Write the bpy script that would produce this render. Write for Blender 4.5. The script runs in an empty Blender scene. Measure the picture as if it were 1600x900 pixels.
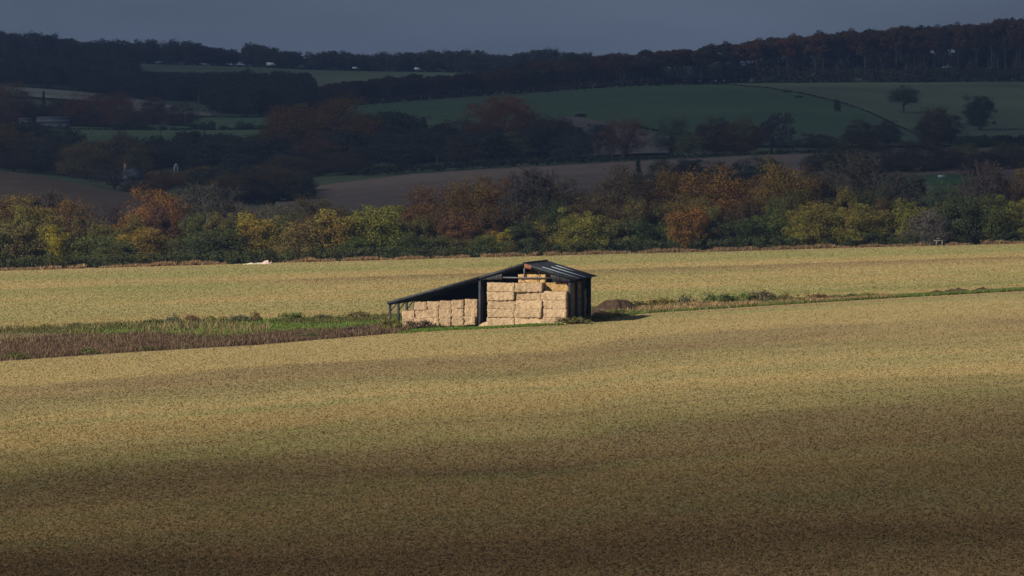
NT1, NT2 = 300000, 190000
SUN_STR, EXPO, HAZE, HAZE_COL, OVERCAST = 4.7, .40, .00009, (.36,.55,1.0,1), .93
SLATE0, SLATE1 = (.037,.054,.097), (.062,.087,.143)
DENOISE = True
import bpy, math, random
import numpy as np
from math import radians, sin, cos, pi
scene = bpy.context.scene
COL = scene.collection
rng = np.random.default_rng(7)
F = 7611.0          # focal length in photo pixels (1600 wide, about 12 degrees)
CX, HY = 800.0, 270.0   # image column of the view axis, image row of the camera's own level

# ------------------------------------------------------------------ noise
def _h(ix, iy, s):
    ix = ix.astype(np.int64); iy = iy.astype(np.int64)
    n = (ix * 374761393 + iy * 668265263 + s * 1274126177) & 0xffffffff
    n = ((n ^ (n >> 13)) * 1274126177) & 0xffffffff
    n = n ^ (n >> 16)
    return (n & 0xffff) / 65535.0
def vnoise(x, y, s=0):
    x = np.asarray(x, float); y = np.asarray(y, float)
    x0 = np.floor(x); y0 = np.floor(y); fx = x - x0; fy = y - y0
    fx = fx * fx * (3 - 2 * fx); fy = fy * fy * (3 - 2 * fy)
    a = _h(x0, y0, s); b = _h(x0 + 1, y0, s); c = _h(x0, y0 + 1, s); d = _h(x0 + 1, y0 + 1, s)
    return (a * (1 - fx) + b * fx) * (1 - fy) + (c * (1 - fx) + d * fx) * fy
def fbm(x, y, s=0, o=4):
    t = 0; a = .5; n = 0
    for i in range(o):
        t = t + a * vnoise(x * 2 ** i, y * 2 ** i, s + i); n += a; a *= .5
    return t / n
def sstep(a, b, x):
    t = np.clip((x - a) / (b - a), 0, 1); return t * t * (3 - 2 * t)

# ------------------------------------------------------------------ terrain: heights relative to the camera
PXS = np.array([-600, 0, 200, 400, 560, 800, 1000, 1200, 1400, 1600, 2200], float)
FAR_ROWS = {
 900: [395,378,384,385,385,380,375,372,368,362,352],
 1000:[300,305,335,350,350,345,340,335,330,322,318],
 1150:[240,267,304,324,320,312,306,300,286,280,275],
 1400:[245,265,285,281,272,258,249,241,236,231,225],
 1650:[220,222,221,218,212,204,209,214,218,221,222],
 1900:[170,180,187,190,184,171,166,165,168,172,175],
 2150:[140,148,160,172,162,148,138,139,139,140,145],
 2300:[130,138,150,155,155,143,131,131,130,129,130],
 2450:[125,130,140,140,150,140,121,107,105,104,104],
 2750:[106,108,106,112,118,121,114,109,108,108,108],
 3100:[96,96,98,103,108,109,108,107,107,107,107],
 3500:[94,93,97,101,104,105,105,106,106,106,106],
 5000:[108,108,108,110,111,112,112,112,112,112,112],
 7000:[125]*11}
NEAR = [(-400, 1.7), (0, 1.7), (30, 3.9), (60, 7.4), (100, 11.8), (140, 14.5), (181, 15.2), (250, 15.35), (340, 15.25), (430, 15.35), (490, 15.33), (560, 15.0), (640, 14.5), (720, 14.1), (800, 13.85)]
rows_d = [d for d, _ in NEAR] + sorted(FAR_ROWS)
TAB = np.zeros((len(rows_d), len(PXS)))
for i, (d, dr) in enumerate(NEAR):
    X = (PXS - CX) / F * max(d, 150)
    sl = .035 if d < 500 else .035 + (.0256 - .035) * (d - 500) / 300
    TAB[i] = -(dr - sl * X)
for j, d in enumerate(sorted(FAR_ROWS)):
    TAB[len(NEAR) + j] = -(np.array(FAR_ROWS[d], float) - HY) / F * d
def _pchip_slopes(x, y):
    h = np.diff(x)[:, None]; dl = np.diff(y, axis=0) / h
    m = np.zeros_like(y); m[0] = dl[0]; m[-1] = dl[-1]
    a, b = dl[:-1], dl[1:]; ok = a * b > 0
    w1 = 2 * h[1:] + h[:-1]; w2 = h[1:] + 2 * h[:-1]
    with np.errstate(divide='ignore', invalid='ignore'):
        mm = (w1 + w2) / (w1 / a + w2 / b)
    m[1:-1] = np.where(ok, mm, 0); return m
RD = np.array(rows_d, float); MD = _pchip_slopes(RD, TAB)
def T(X, Y):
    X = np.atleast_1d(np.asarray(X, float)); Y = np.atleast_1d(np.asarray(Y, float))
    X, Y = np.broadcast_arrays(X, Y); shp = X.shape; X = X.ravel(); Y = Y.ravel()
    px = np.clip(CX + F * X / np.maximum(Y, 150), PXS[0], PXS[-1])
    d = np.clip(Y, RD[0], RD[-1])
    i = np.clip(np.searchsorted(RD, d, side='right') - 1, 0, len(RD) - 2)
    h = RD[i + 1] - RD[i]; t = (d - RD[i]) / h
    h00 = 2*t**3-3*t**2+1; h10 = t**3-2*t**2+t; h01 = -2*t**3+3*t**2; h11 = t**3-t**2
    V = h00[:, None]*TAB[i] + (h10*h)[:, None]*MD[i] + h01[:, None]*TAB[i+1] + (h11*h)[:, None]*MD[i+1]
    # smooth interpolation across (catmull-rom)
    k = np.clip(np.searchsorted(PXS, px, side='right') - 1, 0, len(PXS) - 2)
    n = np.arange(len(px)); k0 = np.maximum(k-1, 0); k3 = np.minimum(k+2, len(PXS)-1)
    hx = PXS[k+1]-PXS[k]; u = (px-PXS[k])/hx
    m0 = (V[n, k+1]-V[n, k0])/np.maximum(PXS[k+1]-PXS[k0], 1)*hx
    m1 = (V[n, k3]-V[n, k])/np.maximum(PXS[k3]-PXS[k], 1)*hx
    z = (2*u**3-3*u**2+1)*V[n, k]+(u**3-2*u**2+u)*m0+(-2*u**3+3*u**2)*V[n, k+1]+(u**3-u**2)*m1
    und = (fbm(X/38.0, Y/60.0, 5, 3)-.5)*.35*sstep(150, 300, Y)*(1-sstep(470, 500, Y)*(1-sstep(560, 640, Y))*.8)
    return (z + und).reshape(shp)
def Tz(X, Y): return float(T(X, Y)[0])
def X_of(px, d): return (px - CX) / F * d
def hit(px, py, d0=160, d1=3600):
    """distance at which the view line through a photo pixel first meets the ground"""
    d = np.arange(d0, d1, 1.0); X = X_of(px, d)
    below = (-(py - HY) / F * d) <= T(X, d)
    return float(d[np.argmax(below)]) if below.any() else float(d1)
def zpx(py, d): return -(py - HY) / F * d

# ------------------------------------------------------------------ object helpers
def tag(o, label=None, cat=None, group=None, kind=None):
    if label: o['label'] = label
    if cat: o['category'] = cat
    if group: o['group'] = group
    if kind: o['kind'] = kind
    return o
def empty(name, loc, rz=0.0, label=None, cat=None, group=None):
    o = bpy.data.objects.new(name, None); COL.objects.link(o)
    o.location = loc; o.rotation_euler = (0, 0, rz); o.empty_display_size = .5
    return tag(o, label, cat, group)
def link(name, me, mat=None, parent=None):
    o = bpy.data.objects.new(name, me); COL.objects.link(o)
    if mat is not None and not me.materials: me.materials.append(mat)
    if parent is not None: o.parent = parent
    return o
def mesh_np(name, V, faces, smooth=False, attrs=None):
    """faces: list of (M,k) int arrays"""
    me = bpy.data.meshes.new(name)
    V = np.ascontiguousarray(V, dtype=np.float32)
    me.vertices.add(len(V)); me.vertices.foreach_set('co', V.ravel())
    if not isinstance(faces, (list, tuple)): faces = [faces]
    faces = [np.asarray(f, dtype=np.int32) for f in faces if len(f)]
    loops = np.concatenate([f.ravel() for f in faces]); cnt = np.concatenate([np.full(len(f), f.shape[1]) for f in faces])
    st = np.concatenate([[0], np.cumsum(cnt)[:-1]]).astype(np.int32)
    me.loops.add(len(loops)); me.loops.foreach_set('vertex_index', loops)
    me.polygons.add(len(cnt)); me.polygons.foreach_set('loop_start', st)
    if smooth: me.polygons.foreach_set('use_smooth', np.ones(len(cnt), dtype=bool))
    for k, a in (attrs or {}).items():
        if a.ndim == 1:
            at = me.attributes.new(k, 'FLOAT', 'POINT'); at.data.foreach_set('value', a.astype(np.float32))
        else:
            at = me.attributes.new(k, 'FLOAT_COLOR', 'POINT')
            c = np.ones((len(a), 4), np.float32); c[:, :3] = a; at.data.foreach_set('color', c.ravel())
    me.update(calc_edges=True); me.validate()
    return me
class MB:
    """collects boxes, bars and strips into one mesh"""
    def __init__(s): s.V = []; s.Q = []; s.n = 0
    def add(s, V, Q): s.V.append(np.asarray(V, float)); s.Q.append(np.asarray(Q) + s.n); s.n += len(V)
    BOXQ = [[0,1,2,3],[7,6,5,4],[0,4,5,1],[1,5,6,2],[2,6,7,3],[3,7,4,0]]
    def box(s, x0, x1, y0, y1, z0, z1):
        s.add([[x0,y0,z0],[x0,y1,z0],[x1,y1,z0],[x1,y0,z0],[x0,y0,z1],[x0,y1,z1],[x1,y1,z1],[x1,y0,z1]], s.BOXQ); return s
    def bar(s, a, b, w, h=None, up=(0,0,1)):
        a = np.array(a, float); b = np.array(b, float); h = h or w
        t = b - a; t /= np.linalg.norm(t); u = np.cross(t, up)
        if np.linalg.norm(u) < 1e-4: u = np.cross(t, (0,1,0))
        u /= np.linalg.norm(u); v = np.cross(u, t)
        P = [p + sx*u*w/2 + sz*v*h/2 for p in (a, b) for sx, sz in ((-1,-1),(-1,1),(1,1),(1,-1))]
        s.add(P, s.BOXQ); return s
    def slab(s, quad, th):
        """a thick quad: four corners counter-clockwise from above, thickness downward"""
        q = np.array(quad, float); lo = q - np.array([0,0,th])
        s.add(np.vstack([lo, q]), [[3,2,1,0],[4,5,6,7],[0,1,5,4],[1,2,6,5],[2,3,7,6],[3,0,4,7]]); return s
    def build(s, name, mat, parent=None):
        me = mesh_np(name, np.vstack(s.V), [np.vstack(s.Q)])
        return link(name, me, mat, parent)
def tube(path, radii, k=5):
    path = np.asarray(path, float); n = len(path); V = []; 
    tang = np.gradient(path, axis=0); tang /= np.linalg.norm(tang, axis=1)[:, None] + 1e-9
    for p, t, r in zip(path, tang, radii):
        u = np.cross(t, (.31,.95,.05)); u /= np.linalg.norm(u) + 1e-9; v = np.cross(t, u)
        for j in range(k): V.append(p + r*(cos(2*pi*j/k)*u + sin(2*pi*j/k)*v))
    Q = [[i*k+j, i*k+(j+1) % k, (i+1)*k+(j+1) % k, (i+1)*k+j] for i in range(n-1) for j in range(k)]
    return np.array(V), np.array(Q)

# ------------------------------------------------------------------ materials
def new_mat(name):
    m = bpy.data.materials.new(name); m.use_nodes = True; nt = m.node_tree; nt.nodes.clear()
    out = nt.nodes.new('ShaderNodeOutputMaterial'); return m, nt, out
def N(nt, t, **kw):
    n = nt.nodes.new(t)
    for k, v in kw.items():
        if k in n.inputs: n.inputs[k].default_value = v
        else: setattr(n, k, v)
    return n
def mixc(nt, blend, fac, a, b):
    n = nt.nodes.new('ShaderNodeMix'); n.data_type = 'RGBA'; n.blend_type = blend
    for idx, v in ((0, fac), (6, a), (7, b)):
        if hasattr(v, 'links') or isinstance(v, bpy.types.NodeSocket): nt.links.new(v, n.inputs[idx])
        else: n.inputs[idx].default_value = v if idx == 0 else (tuple(v) + (1,) if len(v) == 3 else v)
    return n.outputs[2]
def ramp(nt, fac, stops):
    r = nt.nodes.new('ShaderNodeValToRGB'); e = r.color_ramp.elements
    while len(e) < len(stops): e.new(.5)
    for el, (p, c) in zip(e, stops): el.position = p; el.color = tuple(c) + (1,)
    nt.links.new(fac, r.inputs[0]); return r.outputs[0]
def noise(nt, scale, detail=3, vec=None, rough=.55):
    n = N(nt, 'ShaderNodeTexNoise', Scale=scale, Detail=detail, Roughness=rough)
    if vec is not None: nt.links.new(vec, n.inputs['Vector'])
    return n.outputs['Fac']
def objvec(nt, sc=(1,1,1)):
    tc = nt.nodes.new('ShaderNodeTexCoord'); mp = nt.nodes.new('ShaderNodeMapping'); mp.inputs['Scale'].default_value = sc
    nt.links.new(tc.outputs['Object'], mp.inputs['Vector']); return mp.outputs[0]
def finish(nt, out, color, rough=.85, bump=None, bstr=.3, bdist=.05, spec=.25, metallic=0):
    b = N(nt, 'ShaderNodeBsdfPrincipled'); b.inputs['Roughness'].default_value = rough; b.inputs['Specular IOR Level'].default_value = spec
    b.inputs['Metallic'].default_value = metallic
    if isinstance(color, bpy.types.NodeSocket): nt.links.new(color, b.inputs['Base Color'])
    else: b.inputs['Base Color'].default_value = tuple(color) + (1,)
    if bump is not None:
        bp = N(nt, 'ShaderNodeBump'); bp.inputs['Strength'].default_value = bstr; bp.inputs['Distance'].default_value = bdist
        nt.links.new(bump, bp.inputs['Height']); nt.links.new(bp.outputs[0], b.inputs['Normal'])
    nt.links.new(b.outputs[0], out.inputs['Surface']); return b
def mat_noise(name, c1, c2, scale=3, rough=.85, detail=4, sc=(1,1,1), bump=True, bdist=.05, spec=.25):
    m, nt, out = new_mat(name); v = objvec(nt, sc); f = noise(nt, scale, detail, v)
    c = ramp(nt, f, [(.32, c1), (.68, c2)])
    finish(nt, out, c, rough, f if bump else None, .4, bdist, spec); return m
def mat_attr(name, fine_scale=2.5, lo=.72, hi=1.3, bdist=.12, sc=(1,1,1), translucent=0):
    """albedo from the mesh's own 'col' attribute, broken up by fine noise"""
    m, nt, out = new_mat(name); a = N(nt, 'ShaderNodeAttribute', attribute_name='col')
    f = noise(nt, fine_scale, 5, objvec(nt, sc), .65)
    g = ramp(nt, f, [(.3, (lo,)*3), (.7, (hi,)*3)])
    c = mixc(nt, 'MULTIPLY', 1.0, a.outputs['Color'], g)
    finish(nt, out, c, .95, f, .6, bdist, .1); return m
def mat_leaf(name, trans=.14):
    """leaf colour is the object's own colour, varied leaf by leaf ('tint') and limb by limb"""
    m, nt, out = new_mat(name); oi = nt.nodes.new('ShaderNodeObjectInfo'); a = N(nt, 'ShaderNodeAttribute', attribute_name='tint')
    hs = nt.nodes.new('ShaderNodeHueSaturation')
    mr = N(nt, 'ShaderNodeMapRange'); mr.inputs[3].default_value = .68; mr.inputs[4].default_value = 1.38; nt.links.new(a.outputs['Fac'], mr.inputs[0])
    nt.links.new(mr.outputs[0], hs.inputs['Value'])
    f = noise(nt, .38, 2, objvec(nt))
    mh = N(nt, 'ShaderNodeMapRange'); mh.inputs[1].default_value = .3; mh.inputs[2].default_value = .7; mh.inputs[3].default_value = .475; mh.inputs[4].default_value = .527
    nt.links.new(f, mh.inputs[0]); nt.links.new(mh.outputs[0], hs.inputs['Hue']); nt.links.new(oi.outputs['Color'], hs.inputs['Color'])
    d = N(nt, 'ShaderNodeBsdfDiffuse'); t = N(nt, 'ShaderNodeBsdfTranslucent'); mx = nt.nodes.new('ShaderNodeMixShader'); mx.inputs[0].default_value = trans
    nt.links.new(hs.outputs[0], d.inputs['Color']); nt.links.new(hs.outputs[0], t.inputs['Color'])
    nt.links.new(d.outputs[0], mx.inputs[1]); nt.links.new(t.outputs[0], mx.inputs[2]); nt.links.new(mx.outputs[0], out.inputs['Surface'])
    return m
M_LEAF = mat_leaf('leaf')
M_BARK = mat_noise('bark', (.04,.034,.028), (.09,.078,.066), 2.5, .95, 4, (3,3,.6))
m, nt, out = new_mat('twig'); oi = nt.nodes.new('ShaderNodeObjectInfo'); finish(nt, out, oi.outputs['Color'], .9, spec=.1); M_TWIG = m
# ------------------------------------------------------------------ plant meshes
def rot_dirs(n, r):
    v = r.normal(size=(n, 3)); return v / np.linalg.norm(v, axis=1)[:, None]
def leaf_quads(C, outward, size, r, tint, flat=.35):
    """one small leaf spray per centre, facing roughly outward"""
    n = len(C); nrm = outward * 1.5 + rot_dirs(n, r); nrm /= np.linalg.norm(nrm, axis=1)[:, None]
    a = np.cross(nrm, rot_dirs(n, r)); a /= np.linalg.norm(a, axis=1)[:, None] + 1e-9; b = np.cross(nrm, a)
    s = size * r.uniform(.6, 1.35, n)[:, None]; w = s * r.uniform(.45, .8, n)[:, None]
    V = np.stack([C - a*s*.5, C + b*w*.5 + a*s*.1*r.uniform(-1,1,(n,1)), C + a*s*.5, C - b*w*.5], 1).reshape(-1, 3)
    return V, np.arange(4*n).reshape(-1, 4), np.repeat(tint, 4)
def clump_leaves(centres, rad, per, size, r, squash=.7):
    k = len(centres); tc = r.uniform(.1, .9, k)
    d = rot_dirs(k*per, r) * (r.uniform(.12, 1, k*per)**.4)[:, None]
    R = np.repeat(rad, per)[:, None]; C = np.repeat(centres, per, 0) + d*R*np.array([1, 1, squash])
    tint = np.clip(np.repeat(tc, per)*.75 + r.uniform(0, .25, k*per), 0, 1)
    return leaf_quads(C, d, size, r, tint)
def limbs(base, targets, r, r0, k=4):
    Vs, Qs, n = [], [], 0
    for t in targets:
        s = base + np.array([0, 0, r.uniform(0, .25)*np.linalg.norm(t-base)]); mid = (s + t)/2 + r.normal(size=3)*.06*np.linalg.norm(t-s) + [0,0,.08*np.linalg.norm(t-s)]
        V, Q = tube([s, mid, t], [r0, r0*.6, r0*.2], k); Vs.append(V); Qs.append(Q+n); n += len(V)
    return Vs, Qs
def crown_mesh(seed, H=10., W=9., low=.15, n=110, per=55, size=.34, shape='dome', gap=.0):
    r = np.random.default_rng(seed); c = []
    cz = H*(low + 1)/2; az = H*(1-low)/2; ax = W/2
    ph = r.uniform(0, 6.28, 6)
    while len(c) < n:
        d = rot_dirs(1, r)[0]; rr = r.uniform(.35, 1)**.5
        th = math.atan2(d[1], d[0])
        lob = 1 + .17*sin(3*th+ph[0]) + .14*sin(2*th+ph[1]+2.2*d[2]) + .13*sin(5*th + ph[2] + 4*d[2])+ .10*sin(9*d[2]+ph[3])
        if shape == 'beech': lob = 1 + (lob-1)*.4
        rad = rr*lob*.88
        if shape == 'dome':     # widest low down
            wz = 1.0 if d[2] < 0 else 1.0
            p = np.array([d[0]*ax*rad, d[1]*ax*rad, cz - az*.35 + d[2]*rad*(az*1.35 if d[2] > 0 else az*.65)])
        elif shape == 'round': p = np.array([d[0]*ax*rad, d[1]*ax*rad, cz + d[2]*az*rad])
        elif shape == 'beech': p = np.array([d[0]*ax*rad, d[1]*ax*rad, cz + np.sign(d[2])*abs(d[2])**.55*az*rad])
        elif shape == 'spread':
            p = np.array([d[0]*ax*rad, d[1]*ax*rad, cz + abs(d[2])*az*rad*1.0 - az*.45*(1 - rr) - az*.4*rr*(d[0]**2+d[1]**2)])
        elif shape == 'column': p = np.array([d[0]*ax*rad, d[1]*ax*rad, cz + d[2]*az*rad]) * np.array([1,1,1])
        elif shape == 'cone':
            z = r.uniform(0, 1)**1.3; q = (1-z)*ax*r.uniform(.5, 1)*(.8+.4*((z*7) % 1)); p = np.array([cos(th)*q, sin(th)*q, H*(low+(1-low)*z)])
        c.append(p)
    c = np.array(c); R = r.uniform(.08, .2, n)*W*(.75 if shape == 'cone' else 1)
    V, Q, t = clump_leaves(c, R, per, size, r, .62)
    return mesh_np('crown', V, Q, attrs={'tint': t}), c
def trunk_mesh(seed, H, low, centres, r0, ntarg=14):
    r = np.random.default_rng(seed); top = H*(low + .45)
    path = [[0,0,-.6], [0,0,0], [r.normal()*.1, r.normal()*.1, top*.4], [r.normal()*.2, r.normal()*.2, top]]
    V, Q = tube(path, [r0*1.5, r0*1.1, r0*.8, r0*.3], 7); Vs, Qs, n = [V], [Q], len(V)
    lb = np.array([0, 0, max(H*low*.7, .4)])
    for t in centres[r.choice(len(centres), ntarg, False)]:
        a, b = limbs(lb + [0,0,r.uniform(0, H*.2)], [t], r, r0*.45); Vs.append(a[0]); Qs.append(b[0]+n); n += len(a[0])
    return mesh_np('trunk', np.vstack(Vs), np.vstack(Qs), smooth=True)
def twig_mesh(seed, H=10., W=9., depth=6, r0=.22, spread=.62, fine=.025):
    r = np.random.default_rng(seed); segs = {0: ([], [], 0), 1: ([], [], 0)}; big = [[], [], 0]; small = [[], [], 0]
    def grow(p, d, L, rad, lv):
        q = p + d*L; mid = (p+q)/2 + r.normal(size=3)*L*.07
        dst = big if lv <= 1 else small
        V, Q = tube([p, mid, q], [rad, rad*.85, rad*.65], 6 if lv < 2 else 3)
        dst[0].append(V); dst[1].append(Q + dst[2]); dst[2] += len(V)
        if lv >= depth: return
        for i in range(3 if lv else 5):
            nd = d + r.normal(size=3)*spread*np.array([1, 1, .75]) + np.array([0, 0, .03]); nd /= np.linalg.norm(nd)
            grow(p + (q-p)*r.uniform(.55, 1), nd, L*r.uniform(.62, .85), max(rad*.56, fine), lv+1)
    grow(np.array([0,0,-.5]), np.array([0,0,1.]), H*.24, r0, 0)
    out = []
    for b in (big, small): out.append([np.vstack(b[0]), np.vstack(b[1])])
    A = np.vstack([o[0] for o in out]); mx = np.array([np.percentile(np.abs(A[:, :2]), 98), 1, np.percentile(A[:, 2], 99.5)])
    S = np.array([W/2/mx[0], W/2/mx[0], H/mx[2]])
    me = [mesh_np(nm, o[0]*S, o[1], smooth=True) for nm, o in zip(('trunk', 'twigs'), out)]
    return me
# prototypes: (H, W, trunk mesh, crown mesh, crown part name, crown material)
PROTO = {}
def proto(key, seed, H, W, low, n, per, size, shape, r0=.28, nt_=14):
    cm, c = crown_mesh(seed, H, W, low, n, per, size, shape); tm = trunk_mesh(seed+1, H, low, c, r0, nt_)
    cm.materials.append(M_LEAF); tm.materials.append(M_BARK); PROTO[key] = (H, W, tm, cm, 'crown')
proto('dome0', 11, 10, 10, .10, 190, 130, .21, 'dome'); proto('dome1', 12, 10, 9, .12, 180, 130, .21, 'dome'); proto('dome2', 13, 10, 11, .08, 200, 125, .21, 'dome')
proto('round0', 21, 10, 8, .16, 160, 130, .21, 'round'); proto('round1', 22, 10, 8.5, .2, 150, 130, .21, 'round')
proto('thin0', 25, 10, 8.5, .16, 95, 80, .21, 'round', .26, 40); proto('thin1', 26, 10, 9, .18, 100, 75, .21, 'dome', .26, 44)
proto('spread0', 28, 10, 13, .22, 130, 90, .28, 'spread', .38)
proto('bush0', 31, 5, 6, -.02, 120, 150, .16, 'dome', .1); proto('bush1', 32, 5, 5.5, 0, 110, 150, .16, 'round', .1); proto('bush2', 33, 5, 7, -.03, 130, 140, .16, 'dome', .1)
for i in range(4): proto('bramble%d' % i, 90+i, 1.2, 3.4, -.15, 46, 26, .2, ['dome', 'round'][i % 2], .03, 10)
proto('cone0', 41, 10, 4.5, .06, 130, 90, .22, 'cone', .18)
for i in range(5): proto('beech%d' % i, 50+i, 20, 11, .50, 110, 80, .48, 'beech', .30, 10)
for i in range(2):
    tm, cm = twig_mesh(71+i, 10, 10, 7, spread=.74); tm.materials.append(M_BARK); cm.materials.append(M_TWIG); PROTO['bare%d' % i] = (10, 10, tm, cm, 'twigs')
NTREE = 0
def plant(kind, X, Y, h, w, col, label, cat='tree', group=None, name=None, sink=0.0, rz=None):
    global NTREE; NTREE += 1
    H, W, tm, cm, part = PROTO[kind]; r = random.Random(NTREE*13+5)
    nm = name or {'bush': 'bush', 'cone': 'conifer_tree', 'bare': 'bare_tree', 'beec': 'beech_tree'}.get(kind[:4], 'autumn_tree')
    e = empty(nm, (X, Y, Tz(X, Y) - sink), rz if rz is not None else r.uniform(0, 6.28), label, cat, group)
    e.scale = (w/W, w/W*r.uniform(.85, 1.1), h/H)
    link('stem' if cat == 'bush' else 'trunk', tm, None, e); o = link('foliage' if cat == 'bush' and part == 'crown' else part, cm, None, e)
    j = lambda: r.uniform(.9, 1.1)
    o.color = (col[0]*j(), col[1]*j(), col[2]*j(), 1); return e
def ptree(kind, px, d, top, wpx, col, label, cat='tree', group=None, name=None):
    X = X_of(px, d); h = zpx(top, d) - Tz(X, d)
    if group == 'trees in the valley behind the belt' and kind[:4] in ('dome', 'roun', 'thin'): return plant(kind, X, d, h*1.16, wpx*d/F, col, label, cat, group, name, sink=h*.16)
    return plant(kind, X, d, max(h, .8), wpx*d/F, col, label, cat, group, name)
def merged(name, items, label, cat, kind='stuff', mat=M_LEAF, colr=(.06,.07,.03)):
    """a far wood that reads as one mass: the crowns of (kind, X, Y, h, w) joined"""
    Vs, Qs, Ts, n = [], [], [], 0; r = np.random.default_rng(len(items))
    cache = {}
    for (k, X, Y, h, w) in items:
        H, W, tm, cm, part = PROTO[k]
        if k not in cache:
            v = np.empty(len(cm.vertices)*3, np.float32); cm.vertices.foreach_get('co', v); t = np.empty(len(cm.vertices), np.float32)
            cm.attributes['tint'].data.foreach_get('value', t); cache[k] = (v.reshape(-1, 3), t)
        v, t = cache[k]; nq = len(v)//4; sel = r.choice(nq, int(nq*.2), False); idx = (sel[:, None]*4 + np.arange(4)).ravel()
        q = v[idx].reshape(-1, 4, 3); cen = q.mean(1, keepdims=True); q = (cen + (q-cen)*2.6).reshape(-1, 3)
        a = r.uniform(0, 6.28); R = np.array([[cos(a), -sin(a), 0], [sin(a), cos(a), 0], [0, 0, 1]])
        q = q @ R.T * [w/W, w/W, h/H] + [X, Y, Tz(X, Y)-.3]
        Vs.append(q); Ts.append(np.clip(t[idx]*.6 + r.uniform(0, .4), 0, 1)); Qs.append(np.arange(len(q)).reshape(-1, 4) + n); n += len(q)
    me = mesh_np(name, np.vstack(Vs), np.vstack(Qs), attrs={'tint': np.concatenate(Ts)}); o = link(name, me, mat); o.color = colr + (1,)
    return tag(o, label, cat, None, kind)
# ------------------------------------------------------------------ ground
E1x = np.array([-400,0,200,400,600,690,760,880,1000,1200,1400,1600,2000], float)
E1 = np.array([hit(p, y) for p, y in zip(E1x, [592,565,551,540,523,517,514,508,491,478,466,455,433])])
E2x = np.array([-400,0,200,400,560,700,930,1000,1200,1300,1450,1600,2000], float)
E2 = np.array([hit(p, y) for p, y in zip(E2x, [523,513,505,499,495,489,482,480,471,468,461,452.5,430.5])])
E2 = np.maximum(E2, np.interp(E2x, E1x, E1) + 3)
E3x = np.array([-400,0,400,800,1200,1600,2000], float); E3 = np.array([795,795,798,800,802,805,808], float)
d1 = lambda px: np.interp(px, E1x, E1)
d2 = lambda px: np.interp(px, E2x, E2)
d3 = lambda px: np.interp(px, E3x, E3)
def sheet(name, pxs, lo, hi, nv, colfn, mat, lift, label=None, kind='structure', pw=1.0):
    """a strip of ground between two boundary lines, lying on the terrain"""
    pxs = np.asarray(pxs, float); t = np.linspace(0, 1, nv)**pw
    P, Tt = np.meshgrid(pxs, t); D = lo(P) + (hi(P)-lo(P))*Tt; X = X_of(P, D)
    V = np.stack([X, D, T(X, D)+lift], -1).reshape(-1, 3); n = len(pxs)
    i = (np.arange(nv-1)[:, None]*n + np.arange(n-1)).ravel(); Q = np.stack([i, i+1, i+n+1, i+n], 1)
    me = mesh_np(name, V, Q, True, {'col': colfn(X, D, P, Tt).reshape(-1, 3)})
    o = link(name, me, mat); tag(o, label, None, None, kind); return o
def lerp(a, b, t): return np.asarray(a) + (np.asarray(b)-np.asarray(a))*np.asarray(t)[..., None]
STRAW = (.405,.317,.148); GREEN = (.275,.275,.11); SOIL = (.215,.158,.092); OLIVE = (.345,.298,.138)
def gauss(x, c, w): return np.exp(-((x-c)/w)**2)
def near_col(X, D, P, t):
    # t: 0 at the photographer's side, 1 at the verge; drilled rows run along the verge
    w = (fbm(X/40, D/25, 3, 3)-.5)*.10; s = t + w
    b1 = fbm(s*26 + 3, X/190, 11, 2); b2 = fbm(s*9, X/120+7, 15, 2); patch = fbm(X/14, D/26, 21, 3)
    c = lerp(STRAW, OLIVE, np.clip((b1-.36)*2.6, 0, .8))
    c = lerp(c, SOIL, np.clip((b2-.5)*3.0 + (patch-.5)*1.2, 0, .55))
    c = lerp(c, GREEN, np.clip((b1*.6+patch*.55-.68)*3, 0, .4))
    for k_ in range(9): c = lerp(c, [STRAW, SOIL][k_ % 2], gauss(t + .004*np.sin(P/400+k_), .2+k_*.083+.02*((k_*7) % 3), .0042)*.32)
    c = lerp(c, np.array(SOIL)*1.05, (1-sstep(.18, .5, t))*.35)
    c = lerp(c, SOIL, gauss(s, .72, .06)*.5*(1-sstep(900, 1500, P)*.3)); c = lerp(c, SOIL, gauss(t, .985, .01)*.5*sstep(600, 900, P))
    c = lerp(c, GREEN, gauss(t, .962, .011)*.8*sstep(650, 800, P)); c = lerp(c, STRAW, gauss(s, .88, .06)*.6)
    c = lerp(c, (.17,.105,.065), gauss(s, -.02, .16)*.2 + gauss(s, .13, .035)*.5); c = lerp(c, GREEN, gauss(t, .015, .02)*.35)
    return c*.98
def far_col(X, D, P, t):
    w = (fbm(X/60, D/40, 33, 2)-.5)*.05; s = t + w
    b = fbm(s*15+1, X/260, 41, 2); patch = fbm(X/16, D/34, 43, 3)
    c = lerp(STRAW, OLIVE, np.clip((b-.35)*3, 0, 1))
    step = t - .52 - .10*sstep(1000, -100, P)*0 + .16*sstep(400, 0, P)
    c = lerp(c, GREEN, np.clip((patch-.52)*2.5, 0, .4))
    dark = sstep(-.16, -.01, t-.60)*(1-sstep(.60, .612, t))
    c = lerp(c, SOIL, dark*.6*sstep(250, 600, P))
    dk2 = sstep(-.2, -.01, t-.56)*(1-sstep(.56, .572, t)); c = lerp(c, GREEN, dk2*.7*(1-sstep(250, 520, P)))
    c = lerp(c, STRAW, gauss(t, .66, .035)*.75); c = lerp(c, GREEN, gauss(t, .80, .07)*.75)
    c = c*1.09
    c = lerp(c, GREEN, gauss(t, .11, .03)*.85*np.clip(.35+sstep(800, 1400, P), 0, 1)); c = lerp(c, STRAW, gauss(t, .05, .03)*.6)
    return c
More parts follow.
